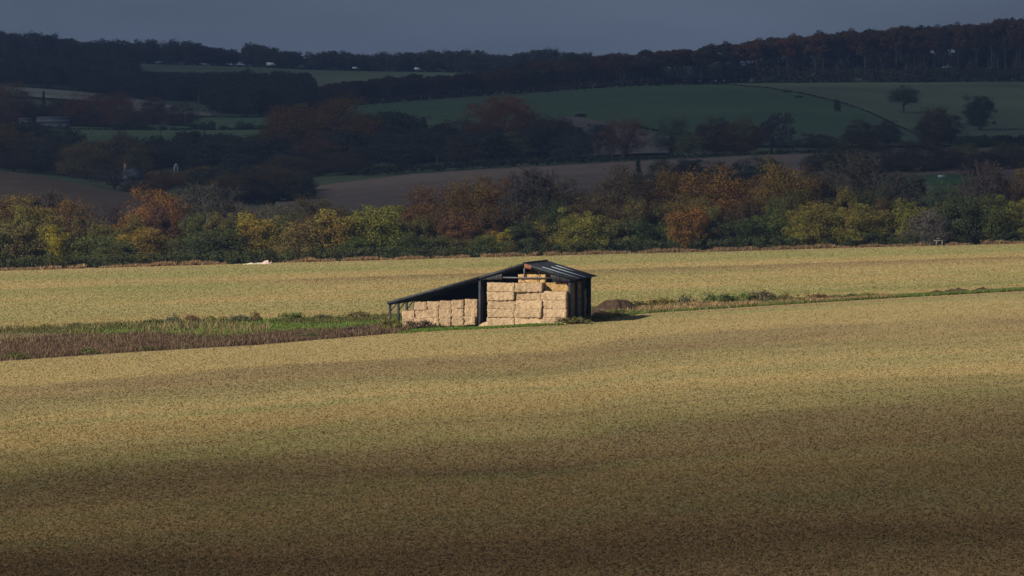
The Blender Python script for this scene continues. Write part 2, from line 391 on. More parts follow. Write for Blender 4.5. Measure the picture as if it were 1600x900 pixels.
def verge_col(X, D, P, t):
    n = fbm(X/5, D/9, 51, 3); lft = 1-sstep(560, 700, P)
    grn = lerp((.12,.17,.04), (.20,.22,.07), n); dead = lerp((.17,.11,.075), (.28,.2,.12), n)
    g = sstep(.74, .9, t + .55*sstep(0, 500, P))
    c = lerp(dead, grn, np.clip(g*lft + (1-lft)*.45 + gauss(P, 720, 60), 0, 1)); return c
def plain(c1, c2, sx=30, sy=60, seed=60, rows=0):
    def f(X, D, P, t):
        n = fbm(X/sx, D/sy, seed, 4)
        if rows: n = n*.5 + .5*fbm(t*rows, X/300, seed+9, 2)
        return lerp(c1, c2, sstep(.25, .75, n))
    return f
M_FIELD = mat_attr('stubble_soil', 1.8, .76, 1.24, .12, (1, .4, 1))
M_FARF = mat_attr('distant_field', .25, .86, 1.14, .3, (1,.5,1))
M_VERGE = mat_attr('rough_grass_soil', 2.5, .6, 1.4, .2)
# the base terrain, one sheet to beyond the horizon
gx = np.concatenate([-np.geomspace(1400, 60, 34), np.linspace(-56, 56, 29), np.geomspace(60, 1400, 34)])
gy = np.concatenate([np.linspace(-150, 150, 16), np.arange(160, 1000, 10), np.arange(1000, 3600, 25), np.linspace(3600, 6000, 12)])
Xg, Yg = np.meshgrid(gx, gy); n = len(gx)
i = (np.arange(len(gy)-1)[:, None]*n + np.arange(n-1)).ravel()
Z = T(Xg, Yg) - .25 - .35*sstep(900, 1500, Yg)
gcol = lerp((.07,.09,.035), (.11,.115,.05), fbm(Xg/60, Yg/90, 70, 4)); gcol = lerp(gcol, (.26,.2,.11), 1-sstep(800, 880, Yg))
o = link('ground', mesh_np('ground', np.stack([Xg, Yg, Z], -1).reshape(-1, 3), np.stack([i, i+1, i+n+1, i+n], 1), True, {'col': gcol.reshape(-1, 3)}), M_FARF)
tag(o, 'rolling farmland ground under the fields and woods', None, None, 'structure')
PX = np.linspace(-330, 1930, 114)
c0 = lambda p: 150 + 0*p
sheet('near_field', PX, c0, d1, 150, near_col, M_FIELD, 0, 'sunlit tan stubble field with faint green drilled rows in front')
sheet('verge', PX, d1, d2, 46, verge_col, M_VERGE, 0, 'strip of rough grass between the two stubble fields')
sheet('far_field', PX, d2, d3, 90, far_col, M_FIELD, 0, 'sunlit stubble field between barn and the tree belt')
hx = np.linspace(-420, 620, 50)
def dl(pts): 
    pts = np.array(pts, float); ds = [hit(p, y, dd-260, dd+260) for p, y, dd in pts]; return lambda p: np.interp(p, pts[:, 0], ds)
cst = lambda v: (lambda p: v + 0*p)
sheet('ploughed_hill', np.linspace(-420, 430, 40), cst(900), lambda p: np.interp(p, [-420, 0, 190, 430], [1170, 1155, 1160, 1150]), 40, plain((.155,.094,.058), (.205,.13,.08), 14, 60, 61, 30), M_FARF, .1, 'brown ploughed hillside behind the tree belt')
sheet('ploughed_field', np.linspace(430, 1700, 60), cst(930), lambda p: np.interp(p, [430, 640, 1000, 1280, 1700], [1300, 1375, 1385, 1392, 1400]), 50, plain((.165,.105,.076), (.225,.148,.108), 40, 30, 62, 22), M_FARF, .1, 'wide brown ploughed field beyond the tree belt')
sheet('pasture', np.linspace(300, 1800, 70), lambda p: np.interp(p, [300, 1800], [1520, 1520]), lambda p: np.interp(p, [300, 430, 560, 800, 1050, 1200, 1800], [1965, 1990, 2110, 2150, 2215, 2300, 2300]), 50, plain((.08,.112,.048), (.112,.145,.062), 50, 70, 63, 16), M_FARF, .12, 'dull green pasture climbing to the ridge wood')
sheet('meadow', np.linspace(60, 440, 24), cst(1640), lambda p: np.interp(p, [60, 200, 440], [1780, 1850, 1960]), 16, plain((.085,.12,.052), (.115,.145,.065), 40, 60, 64), M_FARF, .2, 'small green meadow behind the left woods')
sheet('upland_pasture', np.linspace(1130, 1800, 40), lambda p: np.interp(p, [1130, 1190, 1440, 1800], [2290, 2180, 1690, 1560]), lambda p: 2300+0*p, 26, plain((.125,.135,.068), (.16,.165,.085), 40, 50, 65, 10), M_FARF, .3, 'paler green upland pasture with two lone trees')
sheet('fallow_patch', np.linspace(870, 1045, 16), cst(1440), lambda p: np.interp(p, [870, 900, 1045], [1770, 1790, 1620]), 14, plain((.17,.115,.09), (.21,.15,.115), 14, 40, 66), M_FARF, .3, 'brown fallow patch below the green pasture')
sheet('stubble_hill', np.linspace(5, 150, 12), cst(2120), lambda p: np.interp(p, [5, 150], [2330, 2300]), 8, plain((.27,.22,.15), (.34,.28,.2), 20, 40, 67), M_FARF, .4, 'small pale stubble field among the left woods')
sheet('stubble_slope', np.linspace(195, 330, 12), cst(1985), lambda p: np.interp(p, [195, 330], [2240, 2040]), 8, plain((.26,.2,.15), (.32,.25,.19), 20, 40, 68), M_FARF, .4, 'pale bare field sloping down behind the left trees')
sheet('hilltop_field', np.linspace(190, 740, 30), lambda p: np.interp(p, [190, 400, 460, 740], [2680, 2640, 2520, 2560]), lambda p: 2900+0*p, 10, plain((.10,.12,.06), (.14,.15,.08), 50, 60, 69), M_FARF, .4, 'faded green hilltop field below the far skyline wood')
sheet('track', np.linspace(1040, 1160, 10), cst(2318), lambda p: np.interp(p, [1040, 1160], [2335, 2350]), 4, plain((.34,.27,.18), (.4,.33,.22), 10, 10, 72), M_FARF, .45, 'pale track along the foot of the ridge wood')
sheet('green_strip', np.linspace(1380, 1520, 10), cst(1120), cst(1185), 8, plain((.05,.10,.03), (.08,.13,.045), 10, 20, 73), M_FARF, .25, 'narrow green grass strip behind the right of the tree belt')
# the two stubble fields' standing straw and seedlings
def tufts(name, px, D, X, cols, wr, hr, mat, label, kind='stuff', lean=.5, blades=2, seed=3, zoff=0.0, hmul=None, tip=.6):
    r = np.random.default_rng(seed); n = len(X); Z = T(X, D) + zoff
    Vs, Qs, Cs = [], [], []
    for b in range(blades):
        a = r.uniform(0, pi, n); w = r.uniform(*wr, n); h = r.uniform(*hr, n)*(1 if hmul is None else hmul)
        dx, dy = np.cos(a)*w/2, np.sin(a)*w/2; lx, ly = r.normal(0, lean, n)*h, r.normal(0, lean, n)*h
        q = np.stack([np.stack([X-dx, D-dy, Z-.04], 1), np.stack([X+dx, D+dy, Z-.04], 1), np.stack([X+dx*tip+lx, D+dy*tip+ly, Z+h], 1), np.stack([X-dx*tip+lx, D-dy*tip+ly, Z+h*r.uniform(.6,1,n)], 1)], 1)
        Vs.append(q.reshape(-1, 3)); Cs.append(np.repeat(cols, 4, 0))
    V = np.vstack(Vs); o = link(name, mesh_np(name, V, np.arange(len(V)).reshape(-1, 4), False, {'col': np.vstack(Cs)}), mat)
    return tag(o, label, None, None, kind)
m, nt, out = new_mat('straw_blades'); a = N(nt, 'ShaderNodeAttribute', attribute_name='col')
d_ = N(nt, 'ShaderNodeBsdfDiffuse'); t_ = N(nt, 'ShaderNodeBsdfTranslucent'); mx = nt.nodes.new('ShaderNodeMixShader'); mx.inputs[0].default_value = .45
for s_ in (d_, t_): nt.links.new(a.outputs['Color'], s_.inputs['Color'])
nt.links.new(d_.outputs[0], mx.inputs[1]); nt.links.new(t_.outputs[0], mx.inputs[2]); nt.links.new(mx.outputs[0], out.inputs['Surface']); M_BLADE = m
def scatter(n, px0, px1, lo, hi, seed, power=1.0):
    r = np.random.default_rng(seed); px = r.uniform(px0, px1, n); a, b = lo(px), hi(px); u = r.uniform(0, 1, n)
    D = a*(b/a)**u; return px, D, X_of(px, D), r
def varied(c, r, lo=.6, hi=1.4):
    c = np.asarray(c)*r.uniform(lo, hi, (len(c), 1)); return np.clip(c*r.uniform(.92, 1.08, c.shape), 0, .7)
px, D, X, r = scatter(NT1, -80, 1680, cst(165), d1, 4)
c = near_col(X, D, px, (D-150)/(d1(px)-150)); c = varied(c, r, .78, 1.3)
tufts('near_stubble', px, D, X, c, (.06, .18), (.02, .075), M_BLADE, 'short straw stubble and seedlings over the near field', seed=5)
px, D, X, r = scatter(NT2, -80, 1680, d2, d3, 6)
c = far_col(X, D, px, (D-d2(px))/(d3(px)-d2(px))); c = varied(c, r, .78, 1.3)
tufts('far_stubble', px, D, X, c, (.08, .25), (.03, .095), M_BLADE, 'short straw stubble and seedlings over the far field', seed=7)
# rough vegetation of the verge
def mixcols(r, n, cols, jit=(.6, 1.4)):
    cols = np.array(cols); return varied(cols[r.integers(0, len(cols), n)], r, *jit)
TT = lambda lo, hi, a, b: ((lambda p: lo(p)+(hi(p)-lo(p))*a), (lambda p: lo(p)+(hi(p)-lo(p))*b))
barn_free = lambda px, D: ~((px > 596) & (px < 930) & (D > 483) & (D < 503))
def veg(name, n, p0, p1, ta, tb, cols, wr, hr, label, seed, blades=2, lean=.25, keep=None, patch=None, jit=(.6, 1.4)):
    lo, hi = TT(d1, d2, ta, tb); px, D, X, r = scatter(n, p0, p1, lo, hi, seed)
    k = barn_free(px, D)
    if patch is not None: k &= fbm(X/patch, D/(patch*1.6), seed, 2) > r.uniform(.32, .62, n)
    if keep is not None: k &= keep(px, D, r)
    px, D, X = px[k], D[k], X[k]
    hm = .35 + 1.3*fbm(X/3.1, D/7, seed+1, 3)**1.3 if max(hr) > .5 else None
    tufts(name, px, D, X, mixcols(r, len(px), cols, jit), wr, hr, M_BLADE, label, lean=lean, blades=blades, seed=seed, hmul=hm, tip=.25)
DK = [(.12,.075,.055), (.16,.105,.072), (.08,.055,.04), (.24,.175,.115), (.17,.125,.08), (.26,.185,.12)]
veg('dead_weeds', 42000, -150, 640, .01, .62, DK, (.03, .10), (.15, .6), 'dark brown dead weed stalks standing along the verge', 81, 2, .18, keep=lambda p, D, r: (D-d1(p))/(d2(p)-d1(p)) < .90-.84*np.clip(p/560, 0, .62)+r.normal(0,.05,len(p)))
veg('dry_grass', 4200, -150, 420, .45, .95, [(.32,.24,.13), (.26,.2,.1), (.2,.2,.08)], (.05, .15), (.25, .7), 'pale dry grass behind the dead weeds', 82, 2, .3, patch=9)
veg('green_grass', 26000, 100, 900, .1, 1.0, [(.13,.21,.04), (.11,.18,.035), (.18,.25,.06), (.2,.23,.07)], (.06, .2), (.05, .2), 'bright green grass on the verge around the barn', 83, 2, .4, keep=lambda p, D, r: ((D-d1(p))/(d2(p)-d1(p)) > .80-.80*np.clip((p-20)/480, 0, 1)))
veg('verge_grass', 24000, 880, 1720, .0, 1.0, [(.12,.19,.04), (.16,.22,.06), (.2,.21,.08)], (.06, .18), (.1, .35), 'green grass strip along the right verge', 84, 2, .4)
veg('rough_tussocks', 16000, -150, 1330, .72, 1.0, [(.13,.14,.05), (.17,.15,.06), (.10,.11,.045), (.2,.16,.08)], (.05, .16), (.1, .45), 'tussocks of olive rough grass along the far side of the verge', 90, 2, .35, patch=4)
veg('straw_grass', 6500, 930, 1400, .05, .55, [(.42,.3,.16), (.36,.25,.13), (.28,.2,.1)], (.05, .14), (.2, .62), 'tall straw coloured grass on the right verge', 85, 2, .3, patch=8)
px, D, X, r = scatter(9000, 622, 880, lambda p: np.maximum(d1(p)-.5, 464), cst(484.2), 96)
tufts('barn_grass', px, D, X, mixcols(r, len(px), [(.10,.19,.03), (.13,.23,.04), (.16,.24,.05), (.2,.22,.07)]), (.05, .18), (.04, .27), M_BLADE, 'bright green grass in front of the stacked bales', lean=.35, seed=97, hmul=.25+1.1*fbm(X/2, D/3, 98, 3), tip=.3)
# dry fringe and dark bottom along the foot of the belt
px, D, X, r = scatter(26000, -120, 1720, lambda p: d3(p)-2+3*fbm(p/23, p*0, 86, 2), lambda p: d3(p)+6, 87)
k = (fbm(X/2.2, D*0, 88, 3) > r.uniform(.25,.5,len(X))) & ~((px > 366) & (px < 442)); px, D, X = px[k], D[k], X[k]
tufts('dry_fringe', px, D, X, mixcols(r, len(px), [(.30,.2,.11), (.24,.15,.085), (.36,.25,.14)]), (.08, .22), (.2, .95), M_BLADE, 'fringe of dry buff grass at the foot of the tree belt', lean=.35, seed=89, hmul=.1+1.05*fbm(X/2.6, D*0, 94, 3), tip=.25)
# ------------------------------------------------------------------ barn
YAW = -radians(9.5); BX, BY, BZ = X_of(820, 487), 487.0, zpx(504.8, 487)
def bw(x, y): return (BX + x*cos(YAW) - y*sin(YAW), BY + x*sin(YAW) + y*cos(YAW))
M_SHEET = mat_noise('weathered_dark_sheet', (.010,.012,.017), (.026,.03,.04), 1.2, .55, 5, (1.5,.4,1), True, .01, .4)
M_STEEL = mat_noise('dark_painted_steel', (.022,.027,.037), (.05,.055,.066), 2, .65, 4, (1,1,.5), False, .01, .2)
M_CLAD = mat_noise('grey_black_cladding', (.02,.022,.027), (.085,.088,.095), 2.6, .8, 4, (3,3,.25), True, .02, .2)
M_INNER = mat_noise('black_boarding', (.006,.006,.007), (.014,.013,.013), 2, .95, 3, (3,3,.3))  # even near-black tone for back wall, partition and rear gable
M_SKYL = mat_noise('translucent_sheet', (.24,.28,.34), (.36,.41,.48), 2, .45, 3, (1,1,1), False, .01, .5)
M_RUST = mat_noise('rusty_red_sheet', (.22,.075,.045), (.34,.13,.075), 3, .85)
M_GREYST = mat_noise('bare_galvanised_steel', (.07,.075,.085), (.15,.155,.17), 3, .6, 3, (1,1,1), False)
barn = empty('hay_barn', (BX, BY, BZ), YAW, 'open dark steel hay barn with long lean-to roof, stacked with straw', 'barn')
L = 13.4; HS = 4.55; LX = -13.72
roofz = lambda x: 6.0 - .298*abs(x) if x > -HS else 6.0-.298*HS - .276*(-HS-x)
for x in (LX, -HS, HS):
    for y in (0, L/3, 2*L/3, L):
        mb = MB(); mb.box(x-.12, x+.12, y-.12, y+.12, -1.1, roofz(x)-.32)
        o = mb.build('post', M_STEEL, barn)
        if x == LX:
            b = MB(); b.bar((x+.1, y, roofz(x)-.95), (x+.75, y, roofz(x+.75)-.34), .1); b.build('bracket', M_STEEL, o)
        if x == HS:
            b = MB(); b.bar((x-.1, y, roofz(x)-1.0), (x-.8, y, roofz(x-.8)-.36), .1); b.build('bracket', M_STEEL, o)
# rafters of each frame
for y in (0, L/3, 2*L/3, L):
    mb = MB()
    for a, b in ((LX-.15, -HS), (-HS, 0), (0, HS+.2)):
        mb.bar((a, y, roofz(a)-.24), (b, y, roofz(b)-.24), .14, .30, (0,1,0) if False else (0,0,1))
    mb.build('rafter', M_STEEL, barn)
# corrugated roof slopes, real ribs
def corr_slope(name, xa, xb, y0, y1, mat, lift=0.0, th=.05, rib=.03, n=None):
    n = n or int((y1-y0)/.09); ys = np.linspace(y0, y1, n); V = []
    for k, y in enumerate(ys):
        z = rib*(k % 2)
        for x in (xa, xb): V.append((x, y, roofz(x)+lift+z))
    m_ = len(V); V = V + [(x, y, z-th) for x, y, z in V]
    Q = [[2*k, 2*k+1, 2*k+3, 2*k+2] for k in range(n-1)]; Q += [[m_+2*k, m_+2*k+2, m_+2*k+3, m_+2*k+1] for k in range(n-1)]
    Q += [[2*k, 2*k+2, m_+2*k+2, m_+2*k] for k in range(n-1)] + [[2*k+1, m_+2*k+1, m_+2*k+3, 2*k+3] for k in range(n-1)]
    e = 2*(n-1); Q += [[0, m_, m_+1, 1], [e, e+1, m_+e+1, m_+e]]
    return link(name, mesh_np(name, np.array(V), np.array(Q)), mat, barn)
rr = corr_slope('roof_slope', .0, 5.25, -.3, L+.35, M_SHEET); rr['label'] = 'dark right roof slope with three pale skylight strips'
corr_slope('roof_slope', -HS, -.001, -.3, L+.35, M_SHEET)
lr = corr_slope('lean_to_roof', LX-.25, -HS-.001, -.3, L+.35, M_SHEET)
for y, xa, xb in ((1.55, 1.55, 5.22), (6.1, 1.75, 5.2), (10.2, 1.6, 3.4)):
    mb = MB(); mb.slab([(xa, y-.6, roofz(xa)+.06), (xb, y-.6, roofz(xb)+.06), (xb, y+.6, roofz(xb)+.06), (xa, y+.6, roofz(xa)+.06)], .015); mb.build('skylight', M_SKYL, rr)
mb = MB(); mb.bar((0, -.32, 6.05), (0, L+.37, 6.05), .3, .08); mb.build('ridge_cap', M_SHEET, barn)
# fascia boards along the front edge
mb = MB()
for a, b in ((LX-.25, -HS), (-HS, 0), (0, 5.2)): mb.bar((a, -.33, roofz(a)-.12), (b, -.33, roofz(b)-.12), .03, .2)
mb.build('fascia', M_STEEL, barn)
mb = MB()
for x in (-12, -9.5, -7, -3, -1.5, 1.5, 3, 5.0, LX): mb.bar((x, -.25, roofz(x)-.085), (x, L+.3, roofz(x)-.085), .07, .07)
mb.build('purlins', M_STEEL, barn)
# gable: tie beam, king post, broken braces, cladding remnants
mb = MB(); mb.bar((-2.3, -.02, 4.55), (3.1, -.02, 4.5), .09, .13); mb.build('tie_beam', M_GREYST, barn)
mb = MB(); mb.bar((-.05, -.02, 4.6), (-.05, -.02, 5.72), .12); mb.build('king_post', M_GREYST, barn)
for a, b in (((-.45, -.06, 4.5), (0.15, -.06, 4.08)), ((.5, -.02, 5.55), (.75, -.02, 5.12)), ((1.4, -.04, 4.9), (1.25, -.06, 4.55)), ((1.25,-.05,4.5),(1.3,-.05,4.15)), ((1.45,-.02,5.35),(1.4,-.02,4.75))): MB().bar(a, b, .06).build('brace', M_STEEL, barn)
def clad(name, pts, y, mat, th=.04, parent=barn):
    """upright sheet of corrugated cladding between a bottom and top edge: pts (x, z bottom, z top)"""
    V, n = [], len(pts)
    for k, (x, a, b) in enumerate(pts):
        yy = y - .02*(k % 2); V += [(x, yy, a), (x, yy, b), (x, yy+th, a), (x, yy+th, b)]
    Q = []
    for k in range(n-1):
        i = 4*k; Q += [[i, i+4, i+5, i+1], [i+2, i+3, i+7, i+6], [i+1, i+5, i+7, i+3], [i, i+2, i+6, i+4]]
    Q += [[0, 1, 3, 2], [4*n-4, 4*n-2, 4*n-1, 4*n-3]]
    return link(name, mesh_np(name, np.array(V), np.array(Q)), mat, parent)
rr_ = random.Random(4)
g1 = clad('gable_cladding', [(x, 4.33 + rr_.uniform(-.04,.03), roofz(x)-.1) for x in np.linspace(-HS, -2.28, 26)], -.16, M_CLAD); g1['label'] = 'weathered grey gable cladding at the left of the truss'
g2 = clad('gable_cladding', [(x, 4.18 + rr_.uniform(-.06,.04) - .04*(x-2.7), roofz(x)-.1) for x in np.linspace(2.75, HS+.05, 24)], -.16, M_SHEET); g2['label'] = 'dark torn gable cladding at the right of the truss'
mb = MB()
for x, a, b in ((3.15, 4.62, 4.95), (3.3, 4.66, 4.8), (3.42, 4.6, 4.85), (3.62, 4.58, 4.74), (3.75, 4.55, 4.78), (3.9, 4.56, 4.7), (3.5, 4.7, 4.76)): mb.box(x, x+.07, -.215, -.205, a, b)
mb.build('pale_scrape', M_GREYST, g2)
clad('rust_panel', [(x, roofz(x)-.5+.12*x, roofz(x)-.06) for x in np.linspace(.02, .72, 9)], -.36, M_RUST)
clad('gable_cladding', [(x, 4.3, roofz(x)-.1) for x in np.linspace(-HS, -.9, 30)], L+.1, M_INNER)['label'] = 'near-black cladding filling part of the back gable'
clad('gable_cladding', [(x, 4.3, roofz(x)-.1) for x in np.linspace(1.8, HS, 20)], L+.1, M_INNER)['label'] = 'near-black cladding at the right of the back gable'
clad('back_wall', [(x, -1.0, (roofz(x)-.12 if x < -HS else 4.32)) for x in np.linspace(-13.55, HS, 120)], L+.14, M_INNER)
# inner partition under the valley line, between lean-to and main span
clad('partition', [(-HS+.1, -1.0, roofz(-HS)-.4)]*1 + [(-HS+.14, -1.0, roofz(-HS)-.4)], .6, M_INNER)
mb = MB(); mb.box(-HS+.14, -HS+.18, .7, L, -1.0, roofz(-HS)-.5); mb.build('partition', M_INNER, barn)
# ------------------------------------------------------------------ straw bales
def straw_mat(name, c1, c2, c3, sc):
    m, nt, out = new_mat(name); v = objvec(nt, sc); f = noise(nt, 5.5, 7, v, .78); g = noise(nt, 1.3, 2, objvec(nt))
    c = ramp(nt, f, [(.36, c3), (.46, c1), (.62, c2)]); c = mixc(nt, 'MULTIPLY', .5, c, ramp(nt, g, [(.3, (.7,.66,.6)), (.7, (1.1,1.08,1.0))]))
    oi = nt.nodes.new('ShaderNodeObjectInfo'); hv = nt.nodes.new('ShaderNodeHueSaturation'); mr = N(nt, 'ShaderNodeMapRange'); mr.inputs[3].default_value = .86; mr.inputs[4].default_value = 1.12
    nt.links.new(oi.outputs['Random'], mr.inputs[0]); nt.links.new(mr.outputs[0], hv.inputs['Value']); nt.links.new(c, hv.inputs['Color'])
    finish(nt, out, hv.outputs[0], .95, f, 1.0, .16, .1); return m
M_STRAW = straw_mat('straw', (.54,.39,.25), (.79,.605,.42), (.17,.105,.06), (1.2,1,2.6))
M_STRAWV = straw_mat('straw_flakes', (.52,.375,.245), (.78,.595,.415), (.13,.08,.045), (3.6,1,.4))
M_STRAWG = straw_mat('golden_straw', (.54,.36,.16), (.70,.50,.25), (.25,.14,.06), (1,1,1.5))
def bale_mesh(seed, sx, sy, sz, grooves):
    r = np.random.default_rng(seed); nx, ny, nz = max(int(sx/.13), 4), max(int(sy/.13), 4), max(int(sz/.11), 4)
    idx = {}; V = []; Q = []
    def vert(i, j, k):
        if (i, j, k) not in idx:
            idx[(i, j, k)] = len(V); V.append((i/nx, j/ny, k/nz))
        return idx[(i, j, k)]
    for (A, B, C, ax) in ((nx, ny, nz, 2), (ny, nz, nx, 0), (nx, nz, ny, 1)):
        for a in range(A):
            for b in range(B):
                for side in (0, C):
                    f = {2: lambda p, q: (p, q, side), 0: lambda p, q: (side, p, q), 1: lambda p, q: (p, side, q)}[ax]
                    q = [vert(*f(a, b)), vert(*f(a+1, b)), vert(*f(a+1, b+1)), vert(*f(a, b+1))]
                    flip = (side == 0) ^ (ax == 1); Q.append(q[::-1] if flip else q)
    P = np.array(V); U = P*2-1; S = np.array([sx, sy, sz])/2
    p = U*S; rad = .03
    inner = np.clip(p, -(S-rad), S-rad); dlt = p-inner; ln = np.linalg.norm(dlt, axis=1)[:, None]; p = np.where(ln > 1e-6, inner + dlt/np.maximum(ln, 1e-6)*np.minimum(ln, rad), p)
    k = 8.0
    nz_ = fbm(p[:, 0]*k+p[:, 1]*3.1+seed, p[:, 2]*k+p[:, 1]*4.7, seed, 3)-.5
    out_ = U/np.maximum(np.abs(U).max(1), .01)[:, None]*(np.abs(U) > .97)
    p = p + out_*(nz_*.19)[:, None]
    if grooves:   # flakes pressed together: upright grooves on the front
        g = np.abs(np.sin(p[:, 0]/sx*pi*4.5 + seed))**6; p[:, 1] += np.where(U[:, 1] < -.9, .13*g, 0)
    else:         # strings pull in the faces
        g = np.abs(np.cos(p[:, 0]/sx*pi*2.5)); p[:, 2] *= 1 + .03*(g-.5)
        p[:, 1] += np.where(U[:, 1] < -.9, .02*(1-g), 0)
    p[:, 2] += sz/2
    me = mesh_np('straw_bale', p, np.array(Q), True); return me
LONG = [bale_mesh(i, 2.72, 1.25, .85, False) for i in range(5)]; ENDS = [bale_mesh(20+i, 1.21, 2.4, .845, True) for i in range(5)]
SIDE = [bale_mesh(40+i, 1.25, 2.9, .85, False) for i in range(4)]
M_STRAWD = straw_mat('shade_toned_straw', (.19,.155,.115), (.36,.285,.21), (.07,.055,.04), (1,1,1.5))  # side bales' straw darkened in its colour to stand for shade
for me in LONG: me.materials.append(M_STRAW)
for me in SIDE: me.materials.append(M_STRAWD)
for me in ENDS: me.materials.append(M_STRAWV)
GOLD = LONG[3].copy(); GOLD.materials.clear(); GOLD.materials.append(M_STRAWG)
GOLD2 = LONG[1].copy(); GOLD2.materials.clear(); GOLD2.materials.append(M_STRAWG)
NB = 0
def bale(me, x, y, z, label, rot=0.0, tilt=0.0, sx=1.0, group='straw bales stacked in the barn'):
    global NB; NB += 1; r = random.Random(NB)
    X, Y = bw(x + r.uniform(-.05, .05), y + r.uniform(-.10, .12)); o = bpy.data.objects.new('straw_bale', me); COL.objects.link(o)
    o.location = (X, Y, BZ+z); o.rotation_euler = (radians(r.uniform(-1, 1)), tilt + radians(r.uniform(-1.1, 1.1)), YAW+radians(r.uniform(-2.5, 2.5))+rot); o.scale = (sx*r.uniform(1.0, 1.045), 1, r.uniform(1.0, 1.05))
    return tag(o, label, 'straw bale', group)
ORD = ['bottom', 'second from the ground', 'third from the ground', 'fourth from the ground', 'fifth from the ground']
for k in range(5):
    z = -.30 + .857*k
    bale(LONG[(k*2) % 5], -2.24, -.45, z, 'straw bale %s in left column of the tall front stack' % ORD[k])
    bale(LONG[(k*2+1) % 5], .5, -.45 + .08*(k % 2), z, 'straw bale %s in middle column of the tall front stack' % ORD[k])
for k in range(4):
    bale(LONG[(k+2) % 5], 3.13, -.35, -.27 + .857*k, 'straw bale %s in right column of the tall front stack' % ORD[k], sx=.91)
bale(GOLD, 3.10, .95, -.27+.857*4, 'set-back straw bale topping the right column, partly in triangular shadow', sx=.92, tilt=radians(-1))
bale(GOLD, .7, .75, -.30+.857*5, 'golden straw bale on top of the stack, behind the tie beam', sx=.98)
bale(GOLD2, .95, 2.6, -.30+.857*5+.33, 'tilted golden straw bale highest under the barn roof', rot=radians(6), tilt=radians(-7), sx=.9)
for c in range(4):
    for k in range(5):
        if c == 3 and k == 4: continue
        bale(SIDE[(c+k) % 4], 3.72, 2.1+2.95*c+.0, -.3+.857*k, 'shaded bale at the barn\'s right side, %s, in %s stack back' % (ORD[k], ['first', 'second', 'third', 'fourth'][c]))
for c in range(6):
    for k in range(2 if c == 0 else 3):
        x = -11.93 + 1.262*c; z0 = -.55 + .06*(c)
        bale(ENDS[(c*2+k) % 5], x, 1.35 + .12*((c*3+k) % 3-1), z0+.845*k, 'end-on bale in the lean-to, %s row, %s column from left' % (['bottom', 'middle', 'top'][k] if c else ['bottom', 'upper'][k], ['first', 'second', 'third', 'fourth', 'fifth', 'sixth'][c]), tilt=radians([2.5, -1, 2, 3, -.5, 2.2][(c*2+k) % 6]))
# loose straw at the post
def lump_mesh(name, seed, rx, ry, h, n=28, rough=.35, prof=1.0):
    u = np.linspace(-1, 1, n); A, B = np.meshgrid(u, u); R = np.sqrt(A**2+B**2); hh = np.clip(1-R**2, 0, 1)**prof
    z = h*hh*(1+rough*(fbm(A*2.3+seed, B*2.3, seed, 4)-.5)*2) + h*.10*(fbm(A*9+seed, B*9, seed+3, 3)-.5)*(hh > 0)
    z = np.where(R >= .98, -.3, z); i = (np.arange(n-1)[:, None]*n+np.arange(n-1)).ravel()
    return mesh_np(name, np.stack([A*rx, B*ry, z], -1).reshape(-1, 3), np.stack([i, i+1, i+n+1, i+n], 1), True)
X, Y = bw(-3.9, -.5); o = link('loose_straw', lump_mesh('loose_straw', 3, .75, .6, .4), M_STRAW); o.location = (X, Y, Tz(X, Y)); tag(o, 'small heap of loose straw beside the middle barn post', 'straw heap')
# soil mound right of the barn
M_SOIL = mat_noise('dark_soil', (.04,.026,.018), (.085,.056,.038), 2.2, .95, 6, (1,1,1), True, .2, .1)
dd = 521; o = link('soil_mound', lump_mesh('soil_mound', 8, 2.6, 2.2, 1.35, 44, .45, .55), M_SOIL); o.location = (X_of(963, dd), dd, Tz(X_of(963, dd), dd)-.2); tag(o, 'mound of dark bare soil right of the barn', 'mound')
o = link('soil_mound', lump_mesh('soil_mound', 17, 1.5, 1.5, .8, 30, .4, .8), M_SOIL); o.location = (X_of(934, dd-12), dd-12, Tz(X_of(934, dd-12), dd-12)-.15); tag(o, 'low dark soil heap beside the rear barn post', 'mound')
for i, (p_, d_0, w_, h_) in enumerate(((1478, 531, 1.3, .35), (1511, 534, 1.8, .5), (1549, 536, 1.1, .4))):
    o = link('soil_clods', lump_mesh('soil_clods', 30+i, w_, .8, h_, 26, .7, .7), M_SOIL); X = X_of(p_, d_0); o.location = (X, float(d2(p_))+.3, Tz(X, float(d2(p_)))); tag(o, ['low dark clod heap at the left end of the right verge ridge', 'broad dark clod heap in the middle of the right verge ridge', 'small dark clod heap at the right end of the right verge ridge'][i], 'clod heap', 'clod heaps on the right verge')
M_CHALK = mat_noise('chalk_rubble', (.42,.36,.27), (.62,.55,.44), 3, .95, 5)
dd = 792; o = link('chalk_heap', lump_mesh('chalk_heap', 5, 2.7, .7, .24, 40, .9, .5), M_CHALK); X = X_of(404, dd); o.location = (X, dd, Tz(X, dd)-.05); tag(o, 'long low heap of pale chalk rubble at the foot of the tree belt', 'rubble heap')
M_PINK = mat_noise('pinkish_rubble', (.4,.3,.27), (.6,.48,.43), 3, .95, 5)
o = link('chalk_heap', lump_mesh('chalk_heap', 9, .9, .8, .55, 26, .7, .6), M_PINK); X = X_of(418, dd-1); o.location = (X, dd-1.2, Tz(X, dd-1)-.02); tag(o, 'small pinkish rubble pile on the pale chalk heap', 'rubble heap')
M_PALE = mat_noise('weathered_pale_wood', (.14,.13,.11), (.22,.2,.17), 4, .85, 3)
dd = 797; X = X_of(1468, dd); e = empty('field_jump', (X, dd, Tz(X, dd)), 0, 'small weathered timber rail jump in front of the right tree belt', 'rail jump')
